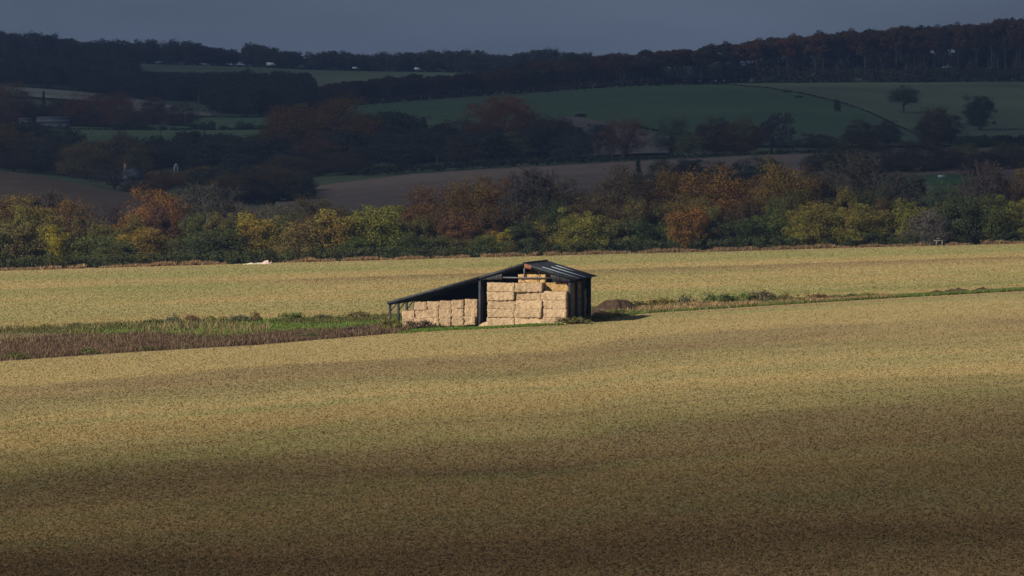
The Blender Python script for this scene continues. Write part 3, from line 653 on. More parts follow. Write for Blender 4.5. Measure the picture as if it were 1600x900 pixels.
MB().bar((-.95, 0, .92), (.95, .02, 1.0), .13).build('rail', M_PALE, e); MB().bar((-.45, .25, 1.26), (.2, .25, 1.3), .12).build('rail', M_PALE, e)
for x in (-.55, .5): MB().bar((x, 0, -.3), (x*.85, .05, .96), .14).build('post', M_PALE, e)
# ------------------------------------------------------------------ tree belt behind the far field
OR = (.14,.076,.025); BO = (.175,.09,.025); RU = (.13,.063,.027); BR = (.095,.06,.028); DB = (.075,.05,.028); GY = (.10,.085,.07); YE = (.29,.22,.03)
YG = (.16,.148,.033); OL = (.12,.11,.034); GR = (.08,.094,.03); DG = (.052,.064,.027); GG = (.075,.085,.045); TW = (.066,.057,.047); TD = (.06,.05,.042); OG=(.13,.088,.026)
G1 = 'trees of the belt behind the far field'
belt_back = [
 ('dome0',-35,290,90,BR,'brown oak at the far left end of the tree belt'), ('dome1',32,300,85,OG,'olive-orange tree near the left end of the belt, right of the brown oak'),
 ('bare0',78,298,66,TD,'dim bare tree between two orange trees at the belt\'s left'), ('thin0',110,302,52,OR,'thin-leaved orange-brown tree above the bright yellow bush'),
 ('bare1',152,318,70,TD,'low bare brown tree left of the bright orange trees'), ('dome1',208,335,74,OR,'rounded orange tree left of and below the brightest orange one'),
 ('dome2',250,291,88,BO,'brightest orange tree at the left of the belt, beside bare grey trees'), ('bare0',305,290,95,TW,'pale grey bare tree right beside the brightest orange tree'),
 ('bare1',355,290,92,TW,'pale grey bare tree, the rightmost and widest of the bare pair'), ('thin1',392,318,58,GY,'grey-brown thin tree above the yellow bushes'),
 ('thin0',432,312,60,GG,'grey-green thin tree left of the long brown crown'), ('dome2',492,306,92,BR,'wide low brown crown in the belt\'s dip, against the ploughed field'),
 ('thin1',545,322,60,OL,'olive thin tree just right of the wide brown crown'), ('round0',605,318,66,YG,'yellow-green tree left of the rust group at the belt\'s centre'),
 ('thin0',672,282,86,OR,'loose brown-orange tree starting the rust group'), ('dome0',662,318,74,RU,'rust tree at the left foot of the rust group'), ('dome0',738,278,96,OR,'broad rust-orange tree left of the barn apex'),
 ('dome1',785,272,70,RU,'rust tree directly left of a bare brown tree above the barn'), ('bare0',838,264,100,TD,'bare brown domed tree standing above the barn roof'),
 ('dome1',880,276,84,DB,'dark brown tree just right of the bare domed tree'), ('dome1',925,302,80,BR,'brown tree on the slope left of the tall dark-brown tree'),
 ('dome0',978,262,96,DB,'tall dark brown tree at the left of the big orange crowns'), ('dome2',1052,262,100,OR,'left one of the big orange crowns right of centre'),
 ('dome0',1112,262,112,BO,'largest and brightest orange crown right of centre'), ('dome1',1165,272,74,OR,'orange-brown crown right of the largest orange crown'),
 ('dome2',1220,250,92,OG,'tall orange-brown tree with olive patches right of the orange crowns'), ('dome1',1268,250,70,DB,'dark brown round tree left of the large bare tree'),
 ('bare1',1330,242,120,TD,'large dark bare tree with domed crown at the belt\'s right'), ('bare0',1400,268,84,TD,'bare grey tree right of the large domed bare tree'),
 ('thin0',1465,276,72,GG,'grey-green thin tree between two bare trees at the right'), ('bare1',1525,256,100,TD,'wide bare tree second from the belt\'s right end'),
 ('dome1',1580,270,76,DB,'dark brown tree behind the rightmost orange one'), ('dome0',1612,256,66,OR,'orange tree at the right edge of the photo'), ('dome2',1675,262,90,BR,'brown tree beyond the belt\'s right end')]
for i, (k, px, top, w, c, lb) in enumerate(belt_back): ptree(k, px, 822 + (i*37 % 5)*7, top, w*1.3, c, lb, 'tree', G1)
G2 = 'bushes along the front of the tree belt'
belt_front = [
 (-22,345,72,GR,'green bush at the far left end of the belt front'), (28,348,76,OL,'olive bush right of the leftmost green bush'), (84,351,48,YE,'bright yellow bush near the left end, the smaller one'),
 (132,356,76,GR,'green bush between the small yellow bush and the orange tree'), (180,372,62,GR,'low green bush left of the tall orange-yellow bush'), (218,354,66,(.19,.13,.03),'tall orange-yellow bush under the orange trees'),
 (233,384,46,YE,'low bright yellow bush at the foot of the orange-yellow bush'), (270,376,44,YE,'small yellow bush right of the low bright yellow one'), (308,360,80,DG,'dark green bush under the left bare grey tree'),
 (352,350,66,DG,'dark green bush under the right bare grey tree'), (396,336,60,(.21,.165,.03),'tall yellow bush left of the yellow-green bushes'), (428,352,56,YG,'yellow-green bush touching the tall yellow bush'),
 (470,336,70,OL,'olive bush under the wide brown crown'), (520,330,74,YG,'broad yellow-green bush in the belt\'s dip'), (578,322,84,YG,'largest yellow-green bush, left of the rust group'),
 (612,345,56,(.18,.16,.033),'yellow-green bush at the left foot of the rust trees'), (556,372,60,GR,'low green bush below the largest yellow-green bush'), (645,364,64,DG,'dark green bush under the left rust tree'), (692,366,66,GR,'green bush under the middle of the rust group'),
 (728,340,66,RU,'rust bush hanging low over the green bushes'), (752,368,46,GR,'small green bush left of the lone yellow bush above the barn'), (779,358,42,YE,'lone yellow bush low in the belt above the lean-to end'), (815,348,64,DG,'dark green bush straight behind the barn apex'),
 (858,334,62,YG,'yellow-green bush right above the barn\'s right slope'), (910,324,66,YG,'taller yellow-green bush right of the barn'), (955,345,64,OL,'dark olive bush right of the two yellow-green bushes'),
 (1003,342,72,DG,'dark green bush left of the low orange bush'), (1045,350,60,GR,'green bush touching the low orange bush on its left'), (1078,322,60,BO,'low bright orange bush under the big orange crowns'),
 (1112,346,72,DG,'dark green bush right of the low orange bush'), (1160,336,62,DG,'dark green bush under the orange-brown crown'), (1208,330,66,GR,'green bush left of the right-hand yellow-green group'),
 (1265,314,64,YG,'yellow-brown bush opening the right-hand yellow-green group'), (1322,318,62,(.18,.16,.033),'yellow-green bush under the large bare tree'), (1362,322,54,YG,'narrower yellow-green bush right of the large bare tree\'s trunk'),
 (1410,310,68,(.175,.155,.033),'tall yellow-green bush at the right end of the group'), (1456,324,56,GY,'grey-brown bush above the timber jump'), (1502,306,74,DG,'dark green bush right of the timber jump'),
 (1548,304,80,GR,'broad green bush near the belt\'s right end'), (1590,304,56,YG,'yellow-green bush at the right edge of the photo'), (1645,310,74,GR,'green bush beyond the right edge')]
for i, (px, top, w, c, lb) in enumerate(belt_front): ptree('bush%d' % (i % 3), px, 809 + (i*29 % 4)*2, top-2, w*1.3, c, lb, 'bush', G2)
r = random.Random(77)
for i in range(46):
    q = -60 + i*37.5 + r.uniform(-8, 8); tp = np.interp(q, [p_[1] for p_ in belt_back], [p_[2] for p_ in belt_back]) + r.uniform(16, 34)
    ptree(r.choice(['dome0','dome1','round0','thin0','dome2']), q, 862 + r.uniform(-8, 8), tp, r.uniform(64, 90), r.choice([DB, BR, (.09,.075,.04), (.12,.075,.035), OL]), 'dim brown tree in the shadowed rear row of the belt', 'tree', 'shadowed rear row of the tree belt', name='rear_tree')
for i in range(48):
    q = -70 + i*36.5 + r.uniform(-9, 9); tp = np.interp(q, [p_[1] for p_ in belt_back], [p_[2] for p_ in belt_back])*.55 + .45*372 + r.uniform(-12, 10)
    ptree('bush%d' % r.randrange(3), q, 815.5 + r.uniform(-1, 2), tp, r.uniform(44, 70), r.choice([OL, GR, DG, BR, (.085,.075,.03), (.10,.085,.03), DB]), 'dull understorey shrub in the middle row of the belt', 'shrub', 'understorey shrubs in the middle row of the tree belt', name='understorey_shrub')
# low continuous hedge along the belt's foot
r = np.random.default_rng(91); n = 1100; hp = r.uniform(-130, 1730, n); hd = d3(hp) + r.uniform(3.2, 7, n); hz = r.uniform(.1, 2.0, n)*(.7+.5*fbm(hp/26, hp*0, 92, 2))
C = np.stack([X_of(hp, hd), hd, T(X_of(hp, hd), hd)+hz], 1); V, Q, t = clump_leaves(C, r.uniform(.5, .9, n), 34, .28, r)
o = link('hedge', mesh_np('hedge', V, Q, attrs={'tint': t}), M_LEAF); o.color = (.055,.065,.028,1); tag(o, 'low dark green hedge along the foot of the tree belt', 'hedge')
# shrubs on the verge
vs = [(70,.9,34,9,OL,'low olive bramble near the left end of the verge\'s far edge'), (120,.93,24,8,GR,'small green bramble second along the verge\'s far edge'), (190,.9,30,10,OL,'olive bramble in the middle of the left verge'), (240,.9,26,12,GR,'green bramble left of two taller brown shrubs'),
 (268,.93,24,16,GG,'taller grey-green shrub on the left verge\'s far edge'), (298,.93,24,15,(.13,.09,.05),'brownish shrub right beside the grey-green shrub'), (335,.93,22,14,OL,'olive shrub on the verge, right of the brownish one'), (375,.93,28,12,GG,'grey-green low shrub midway to the barn'), (400,.93,16,18,(.13,.09,.05),'narrow brown shrub midway to the barn'),
 (455,.9,34,15,GR,'rounded green shrub on the verge left of the barn'), (505,.9,24,13,GG,'grey-green shrub between two green ones left of the barn'), (560,.9,34,15,(.12,.10,.045),'brown-green shrub on the verge near the lean-to'),
 (140,.03,24,13,GR,'dark green shrub at the verge\'s near edge, left'), (28,.03,34,11,GR,'dark green shrub at the near edge by the photo\'s left side'), (185,.04,20,9,OL,'small olive shrub at the near edge of the left verge'), (232,.03,30,8,GR,'low green shrub at the near edge in front of dead weeds'), (290,.03,20,7,GR,'tiny green shrub at the near edge, farther right'), (360,.05,30,8,DG,'low dark shrub at the near edge midway to the barn'),
 (480,.12,30,12,GR,'green shrub among dead weeds left of the lean-to'), (560,.15,36,16,(.09,.07,.045),'brown-green bramble in front of the lean-to grass'), (612,.3,34,25,OL,'tall olive bramble beside the lean-to corner post'), (648,.2,40,17,(.08,.06,.04),'dark brown bramble in front of the end-on bales'), (676,.12,26,10,DG,'small dark green bramble in front of the end-on bales'),
 (896,.35,40,14,GR,'green elder bush at the barn\'s right front corner'), (930,.3,44,14,OL,'olive bramble in front of the soil mound'), (962,.35,28,9,OL,'low olive bramble right of the mound\'s foot'),
 (996,.85,36,16,DG,'dark green bramble right behind the soil mound'), (1035,.85,36,17,OL,'olive bramble right of the mound'), (1075,.88,40,18,GG,'grey-green bramble on the right verge'), (1118,.9,40,19,GR,'green bramble midway along the right verge'), (1155,.9,36,22,GR,'tallest dark bramble on the right verge'), (1190,.9,38,22,(.09,.085,.045),'brown-green bramble beside the tallest one on the right verge'), (1228,.9,30,15,OL,'olive bramble near the end of the right thicket'), (1275,.8,34,12,(.12,.10,.05),'low brownish shrub beyond the right thicket'), (1322,.8,36,12,GR,'low green shrub second from the right end'), (1358,.8,26,10,OL,'last olive shrub on the right verge')]
for i, (px, t, w, hpx, c, lb) in enumerate(vs):
    D = float(d1(px)+(d2(px)-d1(px))*t)
    if px == 648: D = float(d1(px)) + 9
    if px == 612: D = 482
    if px in (896,): D = 483.5
    if px in (930,): D = 492
    X = X_of(px, D); plant('bramble%d' % (i % 4), X, D, hpx*D/F*.8, w*D/F*1.5, tuple(v*1.3 for v in c), lb, 'shrub', 'shrubs and brambles on the verge', name='bramble')
# ------------------------------------------------------------------ trees of the valley behind the belt
G3 = 'trees in the valley behind the belt'
mid = [
 ('dome2',512,1530,150,168,(.17,.075,.022),'largest orange-brown domed tree left of centre'), ('dome0',452,1545,166,92,(.14,.065,.025),'orange-brown tree on the left shoulder of the largest domed one'), ('dome1',570,1540,176,72,(.14,.065,.025),'brown tree on the right shoulder of the largest domed one'),
 ('round0',598,1590,176,44,DG,'dark green round tree right of the largest domed tree'), ('dome1',500,1440,215,112,(.11,.05,.025),'red-brown tree below the largest domed one'), ('dome0',545,1415,238,90,DB,'dark brown tree at the corner of the ploughed field'), ('dome2',452,1420,242,100,BR,'brown low tree left of the ploughed field\'s corner'),
 ('dome1',402,1400,262,90,DB,'dark low tree beside the ploughed field\'s left tip'), ('dome2',358,1390,262,96,OL,'olive-brown low tree above the bare grey trees'), ('dome0',326,1360,260,80,(.16,.075,.025),'orange-brown low tree right of the small bell turret'), ('cone0',304,1470,206,56,DG,'broad dark conifer behind the small bell turret'),
 ('dome1',352,1460,208,96,(.06,.06,.03),'dull olive tree right of the broad dark conifer'), ('dome0',412,1480,205,74,DB,'dark tree left under the largest domed tree'), ('round1',252,1470,224,62,DB,'dark brown tree behind the farmhouse\'s right end'), ('dome0',190,1500,206,52,(.10,.045,.03),'dark red-brown tree above the farmhouse chimney'), ('dome1',214,1450,216,56,(.13,.09,.03),'olive-orange tree behind the farmhouse roof'),
 ('dome2',136,1430,216,104,(.16,.105,.03),'yellow-brown domed tree left of the farmhouse'), ('dome0',76,1470,222,80,DB,'dark brown tree left of the yellow-brown domed one'), ('cone0',108,1520,206,40,DG,'dark conifer between the farm sheds and the yellow-brown tree'), ('dome1',28,1510,204,92,(.13,.075,.028),'rust-olive tree in front of the farm sheds\' left end'), ('dome0',62,1440,232,60,(.10,.05,.028),'small red-brown tree on the ploughed hill\'s crest'),
 ('dome1',6,1530,188,66,(.16,.085,.025),'orange-brown tree at the left edge below the sheds'), ('dome2',-50,1500,200,90,DB,'dark tree off the left edge'), ('thin0',180,1228,262,84,(.07,.06,.05),'grey thicket tree hiding the farmhouse\'s left foot'), ('dome0',246,1240,266,58,(.13,.06,.028),'small rust tree between farmhouse and turret'), ('dome1',20,1420,236,74,DB,'dark low tree on the hill crest at the left edge'),
 ('dome2',214,1218,282,60,(.09,.06,.035),'brown low tree hiding the farmhouse\'s front'), ('dome1',392,1195,262,74,DB,'dark brown low tree right of the rust turret trees'), ('dome2',432,1215,256,78,BR,'brown low tree left of the ploughed field\'s left tip'), ('dome0',352,1185,272,66,(.11,.06,.028),'rust-brown low tree directly above the bare grey pair'), ('dome1',466,1275,264,60,DB,'dark low tree at the ploughed field\'s left tip'), ('dome0',280,1352,268,70,(.13,.06,.025),'rust tree below the small bell turret'),
 ('round0',622,1470,206,72,(.055,.06,.045),'grey-green tree right of the orange-brown group'), ('cone0',648,1560,188,26,DG,'slim dark conifer, left one of a close pair'), ('cone0',662,1550,186,26,DG,'slim dark conifer, right one of a close pair'), ('cone0',692,1560,194,30,DG,'slim dark conifer standing apart left of the rust dome'), ('dome0',672,1480,206,78,(.06,.065,.045),'dull grey-green tree under the slim conifers'),
 ('thin0',716,1530,180,62,(.085,.06,.045),'grey-brown loose tree left of the rust dome'), ('dome2',787,1560,147,120,(.20,.07,.025),'rust-red domed tree at the photo\'s middle'), ('dome0',752,1500,188,66,(.14,.06,.028),'rust lower tree at the rust dome\'s left foot'), ('dome1',792,1430,204,80,(.10,.085,.03),'yellow-olive tree in front of the rust dome'), ('dome0',726,1430,212,62,DB,'dark low tree left of the yellow-olive one'),
 ('dome0',852,1470,180,112,(.06,.045,.03),'wide dark brown tree right of the rust dome'), ('thin1',896,1420,205,60,(.06,.06,.045),'dim grey tree at the right end of the dark wood'), ('bare0',935,1420,194,56,TD,'slender bare tree before the brown fallow patch'), ('thin0',976,1412,180,72,(.15,.065,.04),'thin-leaved rust tree with visible trunk before the fallow patch'), ('thin1',1050,1425,178,74,GG,'grey-green loose tree left of the green pasture\'s foot'), ('thin0',1076,1410,206,50,OL,'small olive tree right of the grey-green loose one'),
 ('dome1',1118,1425,180,66,DB,'dark brown tree, left of a brown pair below the pasture'), ('dome0',1158,1425,186,72,(.11,.065,.028),'orange-brown tree, right of a brown pair below the pasture'), ('bare1',1206,1440,178,74,TD,'bare grey tree below the middle of the pasture'), ('dome2',1278,1480,208,72,DB,'low dark bush-like tree at the pasture\'s foot'), ('dome0',1345,1560,188,46,DB,'small dark tree, left of two on the pasture\'s lower edge'), ('dome1',1387,1560,186,46,DB,'small dark tree, right of two on the pasture\'s lower edge'),
 ('dome2',1350,1225,212,100,(.06,.045,.028),'dark oak in front of the ploughed field\'s right part'), ('dome0',1312,1235,218,48,DG,'dark green tree at the left foot of the dark oak'), ('dome1',1464,1500,164,74,(.085,.055,.03),'tall domed brown oak on the pasture\'s lower right'), ('dome2',1438,1215,216,100,(.065,.045,.03),'broad dark domed tree over the green strip'),
 ('dome0',1508,1240,224,60,OL,'olive tree right of the broad dark domed tree'), ('dome1',1522,1420,212,66,DG,'dark green tree in the right hedge line'), ('dome2',1572,1245,220,76,(.085,.08,.03),'olive tree near the right edge, below the pasture'), ('dome0',1620,1255,216,74,DG,'dark green tree at the right edge below the pasture'), ('thin0',1530,1180,250,76,DB,'dark thin tree behind the belt\'s right end'), ('dome1',1600,1240,240,70,DB,'dark tree behind the orange tree at the right edge'),
 ('dome1',1398,1222,236,58,DB,'dark low tree between the dark oak and the broad domed tree'), ('dome0',1482,1228,232,58,DB,'dark low tree right of the broad domed tree\'s foot'), ('dome1',1544,1216,234,66,(.06,.05,.03),'dark brownish low tree left of the olive tree near the right edge'), ('dome2',1604,1222,232,66,DB,'dark low tree under the right edge\'s dark green tree'), ('dome0',1280,1262,238,52,DB,'dark low tree at the left foot of the dark green one beside the oak'), ('cone0',997,1180,249,22,DG,'small dark cedar alone before the ploughed field'), ('dome0',1034,1160,247,46,DG,'dark green low tree right of the small cedar'), ('round0',1076,1165,247,60,(.04,.05,.03),'dark low tree behind the orange crowns, left'), ('dome1',1120,1165,249,50,DG,'dark low tree behind the largest orange crown'), ('dome0',1158,1170,250,52,(.04,.05,.03),'dark low tree behind the orange crowns, right'), ('dome2',1200,1190,243,60,DG,'dark low tree behind the tall orange-brown tree'),
 ('dome1',1412,1847,134,50,DG,'lone umbrella-shaped tree on the upland pasture'), ('round0',1530,1745,148,48,DG,'lone egg-shaped tree at the right of the upland pasture'), ('round0',908,1792,177,18,DG,'small dark round tree on the edge of the fallow patch'), ('bush0',1231,2080,140,15,DB,'small dark bush, upper one on the diagonal hedge line'), ('bush1',1308,1850,154,11,DG,'small dark bush, lower one beside the diagonal hedge line'), ('bush0',1248,2000,149,16,DB,'flat dark bush just below the upper one on the hedge line'),
 ('dome2',92,1800,152,50,DB,'dark tree below the small pale stubble field'), ('dome0',14,1790,129,68,(.11,.055,.03),'rust tree at the left edge beside the small pale stubble field'), ('dome1',140,1800,143,88,(.11,.05,.03),'rust tree crown right below the small pale stubble field'), ('dome0',186,1790,144,66,(.10,.05,.03),'rust tree at the right end of the left clump'), ('cone0',68,1860,143,14,DG,'little dark conifer against the small pale stubble field'), ('dome2',48,1800,158,64,DB,'dark tree behind the farm sheds, left'), ('dome1',104,1800,166,66,DB,'dark tree behind the farm sheds, right'), ('dome0',150,1795,168,66,(.05,.04,.03),'dim brown tree right of the farm sheds'), ('dome1',240,1830,148,44,(.09,.05,.03),'brown tree splitting the pale sloping field'), ('dome0',280,1820,162,60,(.075,.05,.035),'dim brown low tree before the pale sloping field'), ('dome1',200,1770,172,48,DB,'dark low tree right of the left clump'),
]
for k, px, d, top, w, c, lb in mid:
    kk = 'spread0' if lb.startswith('lone umbrella') else k
    ptree(kk, px, d, top, w*1.12, tuple(v*(1.12 if c[0] > .09 else 1.05) for v in c), lb, 'conifer' if k == 'cone0' else 'bush' if k.startswith('bush') else 'tree', G3)
for i, (px, top, w) in enumerate([(183,192,16),(216,191,18),(231,196,14),(254,196,9),(271,198,9),(284,199,8),(302,191,15),(317,190,14),(330,188,11),(349,196,12),(376,189,15),(390,191,14),(408,195,14),(424,192,12)]):
    ptree(['round0','dome0','bush1'][i % 3], px, 1760, top, w*1.35, DG, 'small dark shrub in the hedgerow across the left green meadow', 'shrub', 'hedgerow shrubs across the left meadow', name='hedgerow_shrub')
# ridge wood: beeches with bare trunks on the hill crest
G4 = 'beeches of the ridge wood'; r = random.Random(6)
top_of = lambda p: np.interp(p, [470,500,560,620,700,780,840,900,950,1000,1050,1100,1200,1300,1400,1500,1600,1700], [142,136,123,117,116,107,95,89,83,80,76,71,60,49,43,36,27,20])
front_d = lambda p: np.interp(p, [470,560,800,1050,1200,1700], [2060,2140,2190,2260,2345,2345])
p = 476.0
while p < 1660:
    for row in range(2):
        q = p + r.uniform(-4, 4) + row*6; d = float(front_d(q)) + 8 + row*(38 if p < 1050 else 46) + r.uniform(-6, 6)
        th = top_of(q) + r.uniform(-2.5, 4.5) + (0 if row else 3)
        c = r.choice([(.10,.05,.026), (.085,.05,.028), (.12,.055,.026), (.06,.05,.028), (.075,.045,.03)])
        lb = 'autumn brown beech in the front rank of the ridge wood' if row == 0 else 'autumn brown beech in the rear rank of the ridge wood'
        k = 'beech%d' % r.randrange(5) if q > 1020 or row else r.choice(['dome0', 'dome1', 'round0', 'beech0'])
        w = r.uniform(29, 40) if q > 1000 else r.uniform(28, 42)
        ptree(k, q, d, th, w, c, lb, 'tree', G4 + (' front rank' if row == 0 else ' rear rank'), name='ridge_beech')
    p += r.uniform(14, 18) if p > 1000 else r.uniform(18, 24)
it0 = []
# scrub hedge below the ridge wood
def hedge_line(name, p0, p1, dfun, hpx, n, col, label, size=.8, seed=3, wd=6, stuff=False):
    r = np.random.default_rng(seed); hp = r.uniform(p0, p1, n); hd = np.array([float(dfun(q)) for q in hp]) + r.uniform(-wd, wd, n); X = X_of(hp, hd); hm = hpx*hd/F
    z = r.uniform(.05, .85, n)*hm*(.75+.5*fbm(hp/9, hp*0, seed, 2)); C = np.stack([X, hd, T(X, hd)+z], 1)
    V, Q, t = clump_leaves(C, r.uniform(.18, .32, n)*hm+.25, 22, size, r); o = link(name, mesh_np(name, V, Q, attrs={'tint': t}), M_LEAF); o.color = col+(1,)
    return tag(o, label, 'hedge')
hedge_line('hedge', 1180, 1720, lambda q: 2322, 22, 900, (.042,.04,.026), 'long dark scrub hedge below the tall trunks of the ridge wood', 1.0, 5, 12)
hedge_line('hedge', 990, 1720, lambda q: 2420, 25, 900, (.05,.043,.03), 'dark thicket behind the trunks of the ridge wood', 1.0, 15, 14)
hedge_line('hedge', 1020, 1170, lambda q: np.interp(q, [1020,1170], [2262, 2330]), 11, 160, (.045,.04,.028), 'dark undergrowth hedge left of the pale track', .9, 6, 5)
hedge_line('hedge', 560, 1030, lambda q: float(front_d(q))-6, 12, 420, (.05,.035,.026), 'dark undergrowth along the ridge wood\'s lower left edge', .9, 7, 6)
hedge_line('hedge', 1130, 1445, lambda q: np.interp(q, [1130,1190,1440], [2285,2178,1688]), 2.2, 420, (.045,.055,.03), 'thin dark diagonal hedge between the two pastures', .5, 8, 1.5)
hedge_line('hedge', 985, 1110, lambda q: np.interp(q, [985,1110], [1720,1590]), 3.5, 140, (.03,.04,.02), 'thin dark hedge along the pasture\'s lower edge, centre', .5, 9, 1.5)
hedge_line('hedge', 1480, 1700, lambda q: 1530, 14, 240, (.04,.04,.022), 'dark hedge across the foot of the upland pasture, right', .7, 10, 4)
hedge_line('hedge', 560, 960, lambda q: 1400, 10, 420, (.04,.045,.025), 'low dark hedge along the ploughed field\'s upper edge', .6, 11, 5)
hedge_line('hedge', 960, 1300, lambda q: 1405, 4, 200, (.05,.05,.03), 'thin hedge along the upper edge of the ploughed field, right part', .5, 12, 2)
hedge_line('hedge', 185, 780, lambda q: 2905, 4.5, 520, (.025,.03,.02), 'straight roadside hedge on the hilltop below the far skyline', .8, 13, 2)
hedge_line('hedge', 100, 440, lambda q: 1762, 3.5, 260, (.035,.045,.022), 'thin hedge dividing the left green meadow', .5, 14, 2)
for i, (px, top, w) in enumerate([(1518,96,26),(1440,98,22),(1590,93,22)]): ptree('dome%d' % i, px, 2330, top, w, (.085,.07,.035), ['pale round tree in front of the ridge wood, middle of three', 'pale low tree in front of the ridge wood, left of three', 'pale round tree in front of the ridge wood, right of three'][i], 'tree', G4+' edge')
# far woods that read as one mass
def wood(n, p0, p1, dlo, dhi, hfun, wpx, seed, skip=None):
    r = np.random.default_rng(seed); out = []
    for _ in range(n):
        q = r.uniform(p0, p1); d = r.uniform(dlo(q), dhi(q)); X = X_of(q, d)
        if skip and skip(q, d): continue
        h = hfun(q, d, r); out.append((['dome0','dome1','dome2','round0'][r.integers(4)], X, d, h, wpx*d/F*r.uniform(.75, 1.3)))
    return out
sky_y = lambda p: np.interp(p, [-100,0,45,110,130,180,290,330,400,420,430,460,520,560,620,700,750,790,830,860,900,1000], [46,48,47,57,62,60,62,70,67,68,80,79,78,83,81,77,78,86,76,74,80,86])
it = wood(300, -140, 1010, cst(2925), cst(3060), lambda q, d, r: max(5, (zpx(sky_y(q)+r.uniform(-1, 9), d)-Tz(X_of(q, d), d))), 30, 21)
merged('skyline_wood', it, 'far skyline woodland fading into the dark sky', 'wood', colr=(.055,.05,.038))
it = wood(190, -140, 205, cst(2380), cst(2760), lambda q, d, r: r.uniform(9, 14), 34, 22)
merged('hillside_wood', it, 'dark hillside wood above the small pale stubble field', 'wood', colr=(.05,.045,.03))
it = wood(210, 130, 345, cst(2290), cst(2600), lambda q, d, r: float(np.clip(zpx(111+r.uniform(0, 6), d)-Tz(X_of(q, d), d), 3.5, r.uniform(8, 13))), 34, 23) + wood(150, 325, 480, cst(1990), cst(2420), lambda q, d, r: float(np.clip(zpx(107+r.uniform(0, 9), d)-Tz(X_of(q, d), d), 5, r.uniform(10, 15))), 40, 24)
it += wood(50, 195, 340, cst(2255), cst(2300), lambda q, d, r: r.uniform(6, 10), 28, 25)
merged('valley_wood', it, 'dark wood filling the left valley side below the hilltop field', 'wood', colr=(.045,.046,.032))
it = wood(150, 1000, 1680, lambda q: front_d(q)+40, lambda q: front_d(q)+110, lambda q, d, r: max(3, (zpx(top_of(q)+r.uniform(26, 46), d)-Tz(X_of(q, d), d))), 26, 29)
merged('ridge_undergrowth', it, 'dark undergrowth among the trunks of the ridge wood', 'undergrowth', colr=(.05,.042,.03))
it = wood(60, 460, 1000, lambda q: front_d(q)+60, lambda q: front_d(q)+130, lambda q, d, r: max(5, zpx(top_of(q)+r.uniform(0, 8), d)-Tz(X_of(q, d), d)), 34, 26)
merged('ridge_wood_depth', it, 'deeper part of the ridge wood behind its front ranks', 'wood', colr=(.075,.045,.03))
it = wood(150, -140, 640, cst(1430), cst(1640), lambda q, d, r: r.uniform(7, 10), 56, 27, skip=lambda q, d: 90 < q < 430 and d > 1540)
it += wood(60, 300, 470, cst(1190), lambda q: 1390 if q < 440 else 1290, lambda q, d, r: r.uniform(4, 7), 46, 30)
merged('valley_undergrowth', it, 'dark undergrowth between the valley trees on the left', 'undergrowth', colr=(.055,.05,.03))
it = wood(60, 600, 900, cst(1425), cst(1520), lambda q, d, r: r.uniform(6, 9), 50, 28)
merged('valley_undergrowth', it, 'dark undergrowth between the valley trees at the centre', 'undergrowth', colr=(.05,.045,.03))
# ------------------------------------------------------------------ distant buildings, poles and vehicles
M_WALL = mat_noise('grey_limewash', (.11,.115,.125), (.19,.195,.205), 1.5, .9, 4); M_WHITE = mat_noise('limewashed_wall', (.5,.5,.5), (.7,.7,.68), 1.5, .9, 4); M_SLATE = mat_noise('slate_roof', (.055,.06,.07), (.10,.105,.115), 2, .8); M_BRICK = mat_noise('brick', (.22,.10,.07), (.32,.16,.11), 4, .9)  # farmhouse and outhouse walls a mottled grey
M_TIN = mat_noise('tin_roof', (.15,.16,.18), (.24,.25,.28), 2, .5); M_DARKW = mat_noise('dark_boards', (.04,.04,.045), (.08,.08,.08), 2, .9); M_GLASS = mat_noise('dark_glass', (.02,.025,.03), (.04,.045,.05), 2, .2, 2, (1,1,1), False, .01, .5)
def house(px, d, w, dep, eave, ridge, yaw, label, name, base=0.0):
    X = X_of(px, d); e = empty(name, (X, d, Tz(X, d)+base), yaw, label, 'house')
    V = [(-w/2,-dep/2,-2),(w/2,-dep/2,-2),(w/2,dep/2,-2),(-w/2,dep/2,-2),(-w/2,-dep/2,eave),(w/2,-dep/2,eave),(w/2,dep/2,eave),(-w/2,dep/2,eave),(-w/2,0,ridge),(w/2,0,ridge)]
    link('wall', mesh_np('wall', np.array(V, float), [np.array([[0,1,5,4],[2,3,7,6]]), np.array([[1,2,6,9,5],[3,0,4,8,7]])]), M_WALL, e)
    mb = MB(); o_ = .4; k = (ridge-eave)/(dep/2)
    mb.slab([(-w/2-.1,-dep/2-o_,eave-k*o_+.15),(w/2+.1,-dep/2-o_,eave-k*o_+.15),(w/2+.1,0,ridge+.15),(-w/2-.1,0,ridge+.15)], .12); mb.slab([(-w/2-.1,.002,ridge+.15),(w/2+.1,.002,ridge+.15),(w/2+.1,dep/2+o_,eave-k*o_+.15),(-w/2-.1,dep/2+o_,eave-k*o_+.15)], .12)
    rf = mb.build('roof', M_SLATE, e); return e, rf
e, rf = house(207, 1250, 4.6, 4.2, 3.2, 5.4, radians(28), 'white-gabled slate farmhouse with brick chimney among the left trees', 'farmhouse', .0)
mb = MB(); mb.box(-2.27, -1.57, -.4, .4, 5.0, 6.6); mb.box(-2.34, -1.5, -.47, .47, 6.6, 6.75); ch = mb.build('chimney', M_BRICK, rf)
for a, b in ((-.3, .0), (.9, .0)): MB().box(a*1.0-.4+0, a+.45, -2.16, -2.105, 1.4, 2.5).build('window', M_GLASS, e)
e2, rf2 = house(218, 1238, 2.8, 2.2, 1.6, 2.8, radians(-40), 'low white outhouse beside the slate farmhouse', 'outhouse', -.2)
MB().box(-.4, .4, -1.34, -1.31, 0, 1.7).build('door', M_DARKW, e2)
